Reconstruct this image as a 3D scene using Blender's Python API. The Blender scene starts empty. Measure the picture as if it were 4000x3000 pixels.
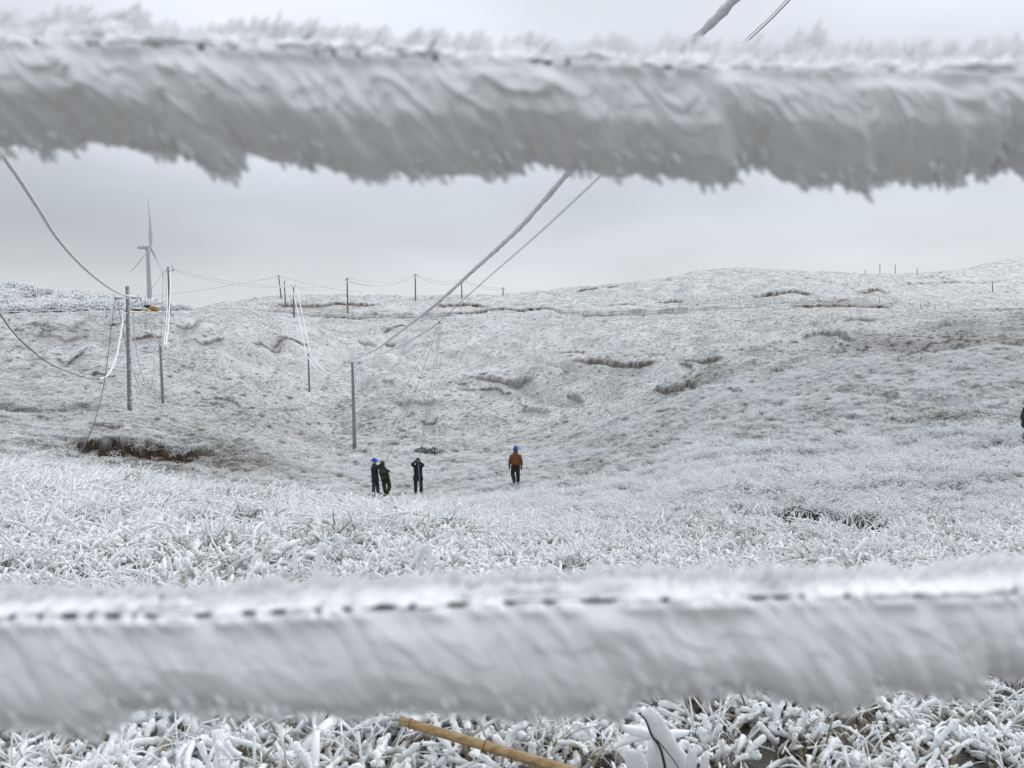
import bpy, math
import numpy as np
from mathutils import Vector, Matrix

# ---------------------------------------------------------------- camera
F = 3000.0                       # focal length in pixels of the 4000 px wide photograph
TH = math.atan(190.0 / 3000.0)   # camera looks down a little
CT, ST = math.cos(TH), math.sin(TH)
scene = bpy.context.scene
COL = scene.collection
cam = bpy.data.cameras.new('camera')
cam.sensor_width = 36.0
cam.lens = 36.0 * F / 4000.0
cam.clip_start = 0.02
cam.clip_end = 5000.0
cam.dof.use_dof = True
cam.dof.focus_distance = 22.0
cam.dof.aperture_fstop = 5.9
camo = bpy.data.objects.new('camera', cam)
camo.rotation_euler = (math.radians(90) - TH, 0, 0)
COL.objects.link(camo)
scene.camera = camo

# ---------------------------------------------------------------- world: overcast winter sky
SUN_EL, SUN_AZ = math.radians(42), math.radians(48)   # azimuth from the view direction, to the right
world = bpy.data.worlds.new('World')
scene.world = world
world.use_nodes = True
nt = world.node_tree
nt.nodes.clear()
N = nt.nodes.new
L = nt.links.new
out = N('ShaderNodeOutputWorld')
bg = N('ShaderNodeBackground')
sky = N('ShaderNodeTexSky')
sky.sky_type = 'NISHITA'
sky.sun_disc = False
sky.sun_elevation = SUN_EL
sky.sun_rotation = SUN_AZ
skys = N('ShaderNodeVectorMath'); skys.operation = 'SCALE'; skys.inputs['Scale'].default_value = 0.085
L(sky.outputs[0], skys.inputs[0])
tc = N('ShaderNodeTexCoord')
sep = N('ShaderNodeSeparateXYZ'); L(tc.outputs['Generated'], sep.inputs[0])
ramp = N('ShaderNodeValToRGB')
L(sep.outputs['Z'], ramp.inputs[0])
el = ramp.color_ramp.elements
el[0].position = 0.0; el[0].color = (0.65, 0.668, 0.688, 1)
el[1].position = 1.0; el[1].color = (1.08, 1.11, 1.16, 1)
for p, c in ((0.05, (0.655, 0.676, 0.70)), (0.16, (0.625, 0.663, 0.717)), (0.30, (0.70, 0.742, 0.812)), (0.40, (0.80, 0.84, 0.90))):
    e = el.new(p); e.color = (*c, 1)
mp = N('ShaderNodeMapping'); mp.inputs['Scale'].default_value = (1.6, 1.6, 5.0); mp.inputs['Location'].default_value = (3.1, 0.4, 0.7)
L(tc.outputs['Generated'], mp.inputs[0])
nz = N('ShaderNodeTexNoise'); nz.inputs['Scale'].default_value = 1.3; nz.inputs['Detail'].default_value = 3.0; nz.inputs['Roughness'].default_value = 0.45
L(mp.outputs[0], nz.inputs[0])
nr = N('ShaderNodeMapRange'); nr.inputs[1].default_value = 0.3; nr.inputs[2].default_value = 0.7; nr.inputs[3].default_value = 0.84; nr.inputs[4].default_value = 1.17
L(nz.outputs[0], nr.inputs[0])
cl = N('ShaderNodeVectorMath'); cl.operation = 'SCALE'
L(ramp.outputs[0], cl.inputs[0]); L(nr.outputs[0], cl.inputs['Scale'])
# a darker bank of stratus low on the left
bank = N('ShaderNodeVectorMath'); bank.operation = 'SUBTRACT'
L(tc.outputs['Generated'], bank.inputs[0]); bank.inputs[1].default_value = (-0.56, 0.80, 0.125)
bsc = N('ShaderNodeVectorMath'); bsc.operation = 'MULTIPLY'; bsc.inputs[1].default_value = (1.5, 1.5, 8.5)
L(bank.outputs[0], bsc.inputs[0])
bl = N('ShaderNodeVectorMath'); bl.operation = 'LENGTH'; L(bsc.outputs[0], bl.inputs[0])
br = N('ShaderNodeMapRange'); br.interpolation_type = 'SMOOTHSTEP'
br.inputs[1].default_value = 0.0; br.inputs[2].default_value = 1.15; br.inputs[3].default_value = 0.80; br.inputs[4].default_value = 1.0
L(bl.outputs['Value'], br.inputs[0])
cl2 = N('ShaderNodeVectorMath'); cl2.operation = 'SCALE'
L(cl.outputs[0], cl2.inputs[0]); L(br.outputs[0], cl2.inputs['Scale'])
mx = N('ShaderNodeMix'); mx.data_type = 'RGBA'; mx.inputs[0].default_value = 0.92
L(skys.outputs[0], mx.inputs[6]); L(cl2.outputs[0], mx.inputs[7])
L(mx.outputs[2], bg.inputs[0])
bg.inputs[1].default_value = 1.0
L(bg.outputs[0], out.inputs[0])

sun = bpy.data.lights.new('sun', 'SUN')
sun.energy = 1.2
sun.angle = math.radians(16)
sun.color = (1.0, 0.97, 0.93)
suno = bpy.data.objects.new('sun', sun)
sd = Vector((math.cos(SUN_EL) * math.sin(SUN_AZ), math.cos(SUN_EL) * math.cos(SUN_AZ), math.sin(SUN_EL)))
suno.rotation_euler = sd.to_track_quat('Z', 'Y').to_euler()
suno.location = (0, 0, 40)
COL.objects.link(suno)

scene.view_settings.view_transform = 'Standard'
scene.view_settings.look = 'None'
scene.view_settings.exposure = 0.12
scene.view_settings.gamma = 1.0
scene.cycles.max_bounces = 4
scene.cycles.diffuse_bounces = 4
scene.cycles.glossy_bounces = 2
scene.cycles.transmission_bounces = 2
scene.cycles.use_denoising = True

# ---------------------------------------------------------------- helpers
rng = np.random.default_rng(11)


def P(u, v, d):
    """the point seen at pixel (u, v) of the photograph, d metres in front of the lens plane"""
    du, dv = (u - 2000.0) / F, (1500.0 - v) / F
    y = CT + ST * dv
    return np.array([du / y * d, d, (-ST + CT * dv) / y * d])


def zrat(v):
    dv = (1500.0 - np.asarray(v, float)) / F
    return (-ST + CT * dv) / (CT + ST * dv)


def hash2(ix, iy, s):
    h = (ix.astype(np.int64) * 374761393 + iy.astype(np.int64) * 668265263 + s * 974711) & 0xffffffff
    h = ((h ^ (h >> 13)) * 1274126177) & 0xffffffff
    h = (h ^ (h >> 16)) & 0xffffffff
    return h / 4294967295.0


def vnoise(x, y, s=0):
    x = np.asarray(x, float); y = np.asarray(y, float)
    ix, iy = np.floor(x), np.floor(y)
    fx, fy = x - ix, y - iy
    fx = fx * fx * (3 - 2 * fx); fy = fy * fy * (3 - 2 * fy)
    a = hash2(ix, iy, s); b = hash2(ix + 1, iy, s); c = hash2(ix, iy + 1, s); d = hash2(ix + 1, iy + 1, s)
    return (a + (b - a) * fx) * (1 - fy) + (c + (d - c) * fx) * fy


def fbm(x, y, s=0, o=3, g=0.5):
    t = 0; a = 1.0; n = 0
    for i in range(o):
        t = t + a * vnoise(x * 2 ** i, y * 2 ** i, s + i * 17); n += a; a *= g
    return t / n - 0.5


def sstep(a, b, x):
    t = np.clip((x - a) / (b - a), 0, 1)
    return t * t * (3 - 2 * t)


def pchip(x, y, xq):
    x = np.asarray(x, float); y = np.asarray(y, float)
    h = np.diff(x); dl = np.diff(y) / h
    m = np.zeros_like(y)
    for i in range(1, len(x) - 1):
        if dl[i - 1] * dl[i] > 0:
            w1 = 2 * h[i] + h[i - 1]; w2 = h[i] + 2 * h[i - 1]
            m[i] = (w1 + w2) / (w1 / dl[i - 1] + w2 / dl[i])
    m[0], m[-1] = dl[0], dl[-1]
    xq = np.clip(xq, x[0], x[-1])
    k = np.clip(np.searchsorted(x, xq) - 1, 0, len(x) - 2)
    t = (xq - x[k]) / h[k]
    return ((1 + 2 * t) * (1 - t) ** 2 * y[k] + t * (1 - t) ** 2 * h[k] * m[k] + t * t * (3 - 2 * t) * y[k + 1] + t * t * (t - 1) * h[k] * m[k + 1])


def mesh_np(name, verts, faces, smooth=True, attrs=None):
    """verts (n,3), faces (m,k) with one k"""
    me = bpy.data.meshes.new(name)
    verts = np.asarray(verts, np.float32); faces = np.asarray(faces, np.int32)
    n, m, k = len(verts), len(faces), faces.shape[1]
    me.vertices.add(n); me.vertices.foreach_set('co', verts.ravel())
    me.loops.add(m * k); me.loops.foreach_set('vertex_index', faces.ravel())
    me.polygons.add(m)
    me.polygons.foreach_set('loop_start', np.arange(0, m * k, k, dtype=np.int32))
    me.update(calc_edges=True)
    me.polygons.foreach_set('use_smooth', np.full(m, smooth))
    for an, av in (attrs or {}).items():
        at = me.attributes.new(an, 'FLOAT', 'POINT')
        at.data.foreach_set('value', np.asarray(av, np.float32))
    me.update()
    return me


def ob(name, me, mat=None, parent=None, label=None, cat=None, group=None, kind=None):
    o = bpy.data.objects.new(name, me)
    COL.objects.link(o)
    if mat is not None and me is not None and len(me.materials) == 0:
        me.materials.append(mat)
    if parent is not None:
        o.parent = parent
        o.matrix_parent_inverse = Matrix.Translation(-parent.location)
    if label: o['label'] = label
    if cat: o['category'] = cat
    if group: o['group'] = group
    if kind: o['kind'] = kind
    return o


def root(name, loc, label, cat, group=None):
    o = bpy.data.objects.new(name, None)
    o.empty_display_size = 0.2
    o.location = [float(c) for c in loc]
    COL.objects.link(o)
    o['label'] = label; o['category'] = cat
    if group: o['group'] = group
    return o


def tubes(paths, radii, sides=6, squash=None):
    """paths (n,k,3) radii (n,k) -> verts, quads, t"""
    paths = np.asarray(paths, float)
    if paths.ndim == 2: paths = paths[None]
    n, k, _ = paths.shape
    radii = np.broadcast_to(np.asarray(radii, float), (n, k))
    tg = np.gradient(paths, axis=1)
    tg /= np.linalg.norm(tg, axis=2, keepdims=True) + 1e-12
    mean = paths[:, -1] - paths[:, 0]
    ref = np.cross(mean, np.cross(tg[:, 0], tg[:, -1]) * 0 + np.array([0.31, 0.17, 0.93]))
    b0 = np.cross(tg[:, 0], tg[:, -1]); ln = np.linalg.norm(b0, axis=1, keepdims=True)
    ref = np.where(ln > 0.15, b0, ref)
    ref /= np.linalg.norm(ref, axis=1, keepdims=True) + 1e-12
    nn = np.cross(ref[:, None, :], tg); nn /= np.linalg.norm(nn, axis=2, keepdims=True) + 1e-12
    bb = np.cross(tg, nn)
    an = np.linspace(0, 2 * np.pi, sides, endpoint=False)
    ca, sa = np.cos(an), np.sin(an)
    if squash is not None: sa = sa * squash
    v = paths[:, :, None, :] + radii[:, :, None, None] * (ca[None, None, :, None] * nn[:, :, None, :] + sa[None, None, :, None] * bb[:, :, None, :])
    idx = np.arange(n * k * sides).reshape(n, k, sides)
    a = idx[:, :-1, :]; b = np.roll(a, -1, axis=2); c = idx[:, 1:, :]; d = np.roll(c, -1, axis=2)
    q = np.stack([a, b, d, c], axis=-1).reshape(-1, 4)
    t = np.broadcast_to(np.linspace(0, 1, k)[None, :, None], (n, k, sides)).ravel()
    return v.reshape(-1, 3), q, t


def join(parts):
    vs, qs, off = [], [], 0
    for v, q in parts:
        vs.append(v); qs.append(np.asarray(q) + off); off += len(v)
    return np.concatenate(vs), np.concatenate(qs)


def resample(pts, n):
    """Catmull-Rom through pts, n points, even in arc length"""
    p = np.asarray(pts, float)
    q = np.vstack([2 * p[0] - p[1], p, 2 * p[-1] - p[-2]])
    outp = []
    for i in range(1, len(q) - 2):
        t = np.linspace(0, 1, 24, endpoint=False)[:, None]
        a, b, c, d = q[i - 1], q[i], q[i + 1], q[i + 2]
        outp.append(0.5 * (2 * b + (c - a) * t + (2 * a - 5 * b + 4 * c - d) * t ** 2 + (3 * b - a - 3 * c + d) * t ** 3))
    outp = np.vstack(outp + [p[-1:]])
    s = np.concatenate([[0], np.cumsum(np.linalg.norm(np.diff(outp, axis=0), axis=1))])
    sq = np.linspace(0, s[-1], n)
    return np.stack([np.interp(sq, s, outp[:, i]) for i in range(3)], 1)


def box(c, sx, sy, sz, rot=None):
    """box centred at c; returns verts, quads"""
    v = np.array([[x, y, z] for x in (-.5, .5) for y in (-.5, .5) for z in (-.5, .5)]) * (sx, sy, sz)
    if rot is not None: v = v @ np.asarray(rot).T
    q = np.array([[0, 1, 3, 2], [4, 6, 7, 5], [0, 4, 5, 1], [2, 3, 7, 6], [0, 2, 6, 4], [1, 5, 7, 3]])
    return v + np.asarray(c), q


def bar(a, b, w, h=None):
    """square bar from a to b"""
    h = h or w
    a = np.asarray(a, float); b = np.asarray(b, float)
    t = b - a; ln = np.linalg.norm(t); t = t / ln
    r = np.array([0, 1, 0]) if abs(t[1]) < 0.9 else np.array([1, 0, 0])
    n = np.cross(r, t); n /= np.linalg.norm(n); m = np.cross(t, n)
    return box((a + b) / 2, ln, w, h, np.stack([t, m, n], 1))


def rod(a, b, r0, r1=None, sides=8, k=2):
    r1 = r0 if r1 is None else r1
    a = np.asarray(a, float); b = np.asarray(b, float)
    t = np.linspace(0, 1, k)
    p = a + (b - a) * t[:, None]
    p = np.vstack([p[:1], p, p[-1:]]); rr = np.concatenate([[1e-4], r0 + (r1 - r0) * t, [1e-4]])
    p[0] -= (b - a) * 1e-5; p[-1] += (b - a) * 1e-5
    v, q, _ = tubes(p, rr, sides)
    return v, q


# ---------------------------------------------------------------- materials
def new_mat(name):
    m = bpy.data.materials.new(name); m.use_nodes = True
    t = m.node_tree
    b = t.nodes['Principled BSDF']
    return m, t, b


def simple(name, col, rough=0.7, var=0.12, scale=8.0, bump=0.0, frost=0.0, metallic=0.0, frost_scale=6.0):
    """base colour with noise variation and, if frost, white rime in patches"""
    m, t, b = new_mat(name)
    geo = t.nodes.new('ShaderNodeNewGeometry')
    nz = t.nodes.new('ShaderNodeTexNoise'); nz.inputs['Scale'].default_value = scale; nz.inputs['Detail'].default_value = 4
    t.links.new(geo.outputs['Position'], nz.inputs['Vector'])
    mr = t.nodes.new('ShaderNodeMapRange'); mr.inputs[1].default_value = 0.3; mr.inputs[2].default_value = 0.7
    mr.inputs[3].default_value = 1 - var; mr.inputs[4].default_value = 1 + var
    t.links.new(nz.outputs[0], mr.inputs[0])
    sc = t.nodes.new('ShaderNodeVectorMath'); sc.operation = 'SCALE'; sc.inputs[0].default_value = col
    t.links.new(mr.outputs[0], sc.inputs['Scale'])
    last = sc.outputs[0]
    if frost > 0:
        n2 = t.nodes.new('ShaderNodeTexNoise'); n2.inputs['Scale'].default_value = frost_scale; n2.inputs['Detail'].default_value = 5; n2.inputs['Roughness'].default_value = 0.65
        t.links.new(geo.outputs['Position'], n2.inputs['Vector'])
        r2 = t.nodes.new('ShaderNodeMapRange'); r2.inputs[1].default_value = 0.78 - frost * 0.5; r2.inputs[2].default_value = 0.84 - frost * 0.5
        t.links.new(n2.outputs[0], r2.inputs[0])
        mxx = t.nodes.new('ShaderNodeMix'); mxx.data_type = 'RGBA'
        t.links.new(r2.outputs[0], mxx.inputs[0]); t.links.new(last, mxx.inputs[6]); mxx.inputs[7].default_value = (0.78, 0.8, 0.83, 1)
        last = mxx.outputs[2]
    t.links.new(last, b.inputs['Base Color'])
    b.inputs['Roughness'].default_value = rough
    b.inputs['Metallic'].default_value = metallic
    b.inputs['Specular IOR Level'].default_value = 0.3
    if bump > 0:
        bp = t.nodes.new('ShaderNodeBump'); bp.inputs['Strength'].default_value = 0.6; bp.inputs['Distance'].default_value = bump
        t.links.new(nz.outputs[0], bp.inputs['Height']); t.links.new(bp.outputs[0], b.inputs['Normal'])
    return m


M_RIME = simple('rime', (0.90, 0.912, 0.92), 0.95, 0.03, 60, 0.0)
M_ICE = simple('cable_ice', (0.68, 0.695, 0.71), 0.7, 0.10, 9, 0.004)
M_ICEW = simple('cable_ice_white', (0.80, 0.82, 0.84), 0.7, 0.06, 4, 0.01)
M_WIRE = simple('bare_wire', (0.05, 0.052, 0.058), 0.5, 0.2, 60)
M_FWIRE = simple('fence_wire_steel', (0.035, 0.036, 0.042), 0.5, 0.2, 200)
M_WIREG = simple('grey_wire', (0.24, 0.245, 0.255), 0.5, 0.2, 20)
M_ROPE = simple('rope', (0.33, 0.33, 0.33), 0.8, 0.2, 30)
M_CONC = simple('concrete_pole', (0.22, 0.23, 0.235), 0.85, 0.15, 3, 0.004)
M_CONCF = simple('concrete_pole_far', (0.17, 0.18, 0.19), 0.85, 0.15, 2, 0.0, 0.25, 0, 2.0)
M_STEELF = simple('frosted_steel', (0.22, 0.23, 0.24), 0.6, 0.1, 5, 0.0, 0.62, 0, 5.0)
M_TURB = simple('turbine_paint', (0.36, 0.385, 0.405), 0.45, 0.05, 0.3)
M_POST = simple('weathered_post', (0.2, 0.195, 0.19), 0.9, 0.2, 6, 0.0, 0.62, 0, 3.0)


def mat_ground():
    m, t, b = new_mat('frosted_turf')
    n_, l_ = t.nodes.new, t.links.new
    geo = n_('ShaderNodeNewGeometry')
    def noise(scale, det, rough=0.55, vec=None, sx=None):
        x = n_('ShaderNodeTexNoise'); x.inputs['Scale'].default_value = scale; x.inputs['Detail'].default_value = det; x.inputs['Roughness'].default_value = rough
        if sx:
            mp_ = n_('ShaderNodeMapping'); mp_.inputs['Scale'].default_value = sx
            l_(geo.outputs['Position'], mp_.inputs[0]); l_(mp_.outputs[0], x.inputs['Vector'])
        else:
            l_(geo.outputs['Position'], x.inputs['Vector'])
        return x
    n1 = noise(0.16, 4)                     # wide patches
    n2 = noise(3.0, 6, 0.8, sx=(0.8, 1.0, 1.4))   # tussocks
    n3 = noise(7.0, 4, 0.65)
    ad = n_('ShaderNodeMath'); ad.operation = 'MULTIPLY_ADD'; ad.inputs[1].default_value = 0.35; l_(n1.outputs[0], ad.inputs[0]); l_(n2.outputs[0], ad.inputs[2])
    ad2 = n_('ShaderNodeMath'); ad2.operation = 'MULTIPLY_ADD'; ad2.inputs[1].default_value = 0.6; l_(n3.outputs[0], ad2.inputs[0]); l_(ad.outputs[0], ad2.inputs[2])
    mr = n_('ShaderNodeMapRange'); mr.inputs[1].default_value = 0.78; mr.inputs[2].default_value = 1.05
    l_(ad2.outputs[0], mr.inputs[0])
    grass = n_('ShaderNodeMix'); grass.data_type = 'RGBA'
    grass.inputs[6].default_value = (0.13, 0.115, 0.095, 1); grass.inputs[7].default_value = (0.20, 0.185, 0.165, 1)
    l_(n3.outputs[0], grass.inputs[0])
    near = n_('ShaderNodeAttribute'); near.attribute_name = 'frost'
    fm = n_('ShaderNodeMath'); fm.operation = 'MULTIPLY'; l_(mr.outputs[0], fm.inputs[0]); l_(near.outputs['Fac'], fm.inputs[1])
    mixf = n_('ShaderNodeMix'); mixf.data_type = 'RGBA'
    l_(fm.outputs[0], mixf.inputs[0]); l_(grass.outputs[2], mixf.inputs[6]); mixf.inputs[7].default_value = (0.79, 0.812, 0.823, 1)
    bare = n_('ShaderNodeAttribute'); bare.attribute_name = 'bare'
    mb = n_('ShaderNodeMix'); mb.data_type = 'RGBA'
    bcol = n_('ShaderNodeMix'); bcol.data_type = 'RGBA'; bcol.inputs[6].default_value = (0.24, 0.245, 0.25, 1); bcol.inputs[7].default_value = (0.50, 0.515, 0.53, 1)
    rb = n_('ShaderNodeMapRange'); rb.inputs[1].default_value = 0.38; rb.inputs[2].default_value = 0.6; l_(n2.outputs[0], rb.inputs[0]); l_(rb.outputs[0], bcol.inputs[0])
    l_(bare.outputs['Fac'], mb.inputs[0]); l_(mixf.outputs[2], mb.inputs[6]); l_(bcol.outputs[2], mb.inputs[7])
    soil_shade = n_('ShaderNodeAttribute'); soil_shade.attribute_name = 'soil_shade'
    scol = n_('ShaderNodeMix'); scol.data_type = 'RGBA'; scol.inputs[6].default_value = (0.05, 0.042, 0.035, 1); scol.inputs[7].default_value = (0.15, 0.105, 0.07, 1)  # brown earth; the dark tone also paints shadow under far bank edges
    l_(rb.outputs[0], scol.inputs[0])
    ms = n_('ShaderNodeMix'); ms.data_type = 'RGBA'
    l_(soil_shade.outputs['Fac'], ms.inputs[0]); l_(mb.outputs[2], ms.inputs[6]); l_(scol.outputs[2], ms.inputs[7])
    l_(ms.outputs[2], b.inputs['Base Color'])
    b.inputs['Roughness'].default_value = 0.9; b.inputs['Specular IOR Level'].default_value = 0.1
    hh = n_('ShaderNodeMath'); hh.operation = 'MULTIPLY_ADD'; hh.inputs[1].default_value = 0.3; l_(n3.outputs[0], hh.inputs[0]); l_(n2.outputs[0], hh.inputs[2])
    bp = n_('ShaderNodeBump'); bp.inputs['Strength'].default_value = 1.0; bp.inputs['Distance'].default_value = 0.30
    l_(hh.outputs[0], bp.inputs['Height']); l_(bp.outputs[0], b.inputs['Normal'])
    return m


def mat_grass(name, tan, thr, ice=(0.80, 0.825, 0.85), patch=0.55, lumps=False, rnd=0.34):
    """blade: dead grass at the foot, rime towards the tip; bare patches in drifts"""
    m, t, b = new_mat(name)
    n_, l_ = t.nodes.new, t.links.new
    at = n_('ShaderNodeAttribute'); at.attribute_name = 't'
    geo = n_('ShaderNodeNewGeometry'); oi = n_('ShaderNodeObjectInfo')
    nz = n_('ShaderNodeTexNoise'); nz.inputs['Scale'].default_value = 0.33; nz.inputs['Detail'].default_value = 5; nz.inputs['Roughness'].default_value = 0.62
    l_(geo.outputs['Position'], nz.inputs['Vector'])
    nf = n_('ShaderNodeTexNoise'); nf.inputs['Scale'].default_value = 14; nf.inputs['Detail'].default_value = 2
    l_(geo.outputs['Position'], nf.inputs['Vector'])
    # threshold = thr + patch*(0.5-noise) + 0.35*(rand-0.5) + 0.3*(nf-.5)
    a1 = n_('ShaderNodeMath'); a1.operation = 'MULTIPLY_ADD'; l_(nz.outputs[0], a1.inputs[0]); a1.inputs[1].default_value = -2.2 * patch; a1.inputs[2].default_value = thr + 1.1 * patch
    a2 = n_('ShaderNodeMath'); a2.operation = 'MULTIPLY_ADD'; l_(oi.outputs['Random'], a2.inputs[0]); a2.inputs[1].default_value = rnd; l_(a1.outputs[0], a2.inputs[2])
    a3 = n_('ShaderNodeMath'); a3.operation = 'MULTIPLY_ADD'; l_(nf.outputs[0], a3.inputs[0]); a3.inputs[1].default_value = 0.5; l_(a2.outputs[0], a3.inputs[2])
    sb = n_('ShaderNodeMath'); sb.operation = 'SUBTRACT'; l_(at.outputs['Fac'], sb.inputs[0]); l_(a3.outputs[0], sb.inputs[1])
    mr = n_('ShaderNodeMapRange'); mr.inputs[1].default_value = -0.72; mr.inputs[2].default_value = -0.22; mr.interpolation_type = 'SMOOTHSTEP'
    l_(sb.outputs[0], mr.inputs[0])
    ia = n_('ShaderNodeAttribute'); ia.attribute_type = 'INSTANCER'; ia.attribute_name = 'lack'
    sb2 = n_('ShaderNodeMath'); sb2.operation = 'SUBTRACT'; l_(sb.outputs[0], sb2.inputs[0]); l_(ia.outputs['Fac'], sb2.inputs[1])
    l_(sb2.outputs[0], mr.inputs[0])
    tcol = n_('ShaderNodeMix'); tcol.data_type = 'RGBA'; tcol.inputs[6].default_value = (tan[0] * .55, tan[1] * .55, tan[2] * .55, 1); tcol.inputs[7].default_value = (*tan, 1)
    l_(oi.outputs['Random'], tcol.inputs[0])
    mx_ = n_('ShaderNodeMix'); mx_.data_type = 'RGBA'
    l_(mr.outputs[0], mx_.inputs[0]); l_(tcol.outputs[2], mx_.inputs[6]); mx_.inputs[7].default_value = (*ice, 1)
    l_(mx_.outputs[2], b.inputs['Base Color'])
    b.inputs['Roughness'].default_value = 0.65; b.inputs['Specular IOR Level'].default_value = 0.25
    if lumps:
        nl = n_('ShaderNodeTexNoise'); nl.inputs['Scale'].default_value = 75; nl.inputs['Detail'].default_value = 3; l_(geo.outputs['Position'], nl.inputs['Vector'])
        bp_ = n_('ShaderNodeBump'); bp_.inputs['Strength'].default_value = 0.7; bp_.inputs['Distance'].default_value = 0.008
        l_(nl.outputs[0], bp_.inputs['Height']); l_(bp_.outputs[0], b.inputs['Normal'])
    return m


M_GROUND = mat_ground()
M_GNEAR = mat_grass('iced_stalks', (0.24, 0.19, 0.125), 0.38, (0.825, 0.85, 0.86), 0.5, True)
M_GMID = mat_grass('rimed_grass', (0.22, 0.195, 0.155), 0.22, (0.82, 0.845, 0.856), 0.62, False, 0.36)
M_GFAR = mat_grass('rimed_far_grass', (0.19, 0.175, 0.15), 0.22, (0.81, 0.832, 0.843), 0.6, False, 0.4)

# ---------------------------------------------------------------- terrain
def near(c):   # common foreground: ground 1.72 m under the lens
    return [(0.1, 'z', -1.72), (0.6, 'z', -1.72), (1.5, 'z', -1.72), (2.6, 'z', -1.72 + c)]


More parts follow.
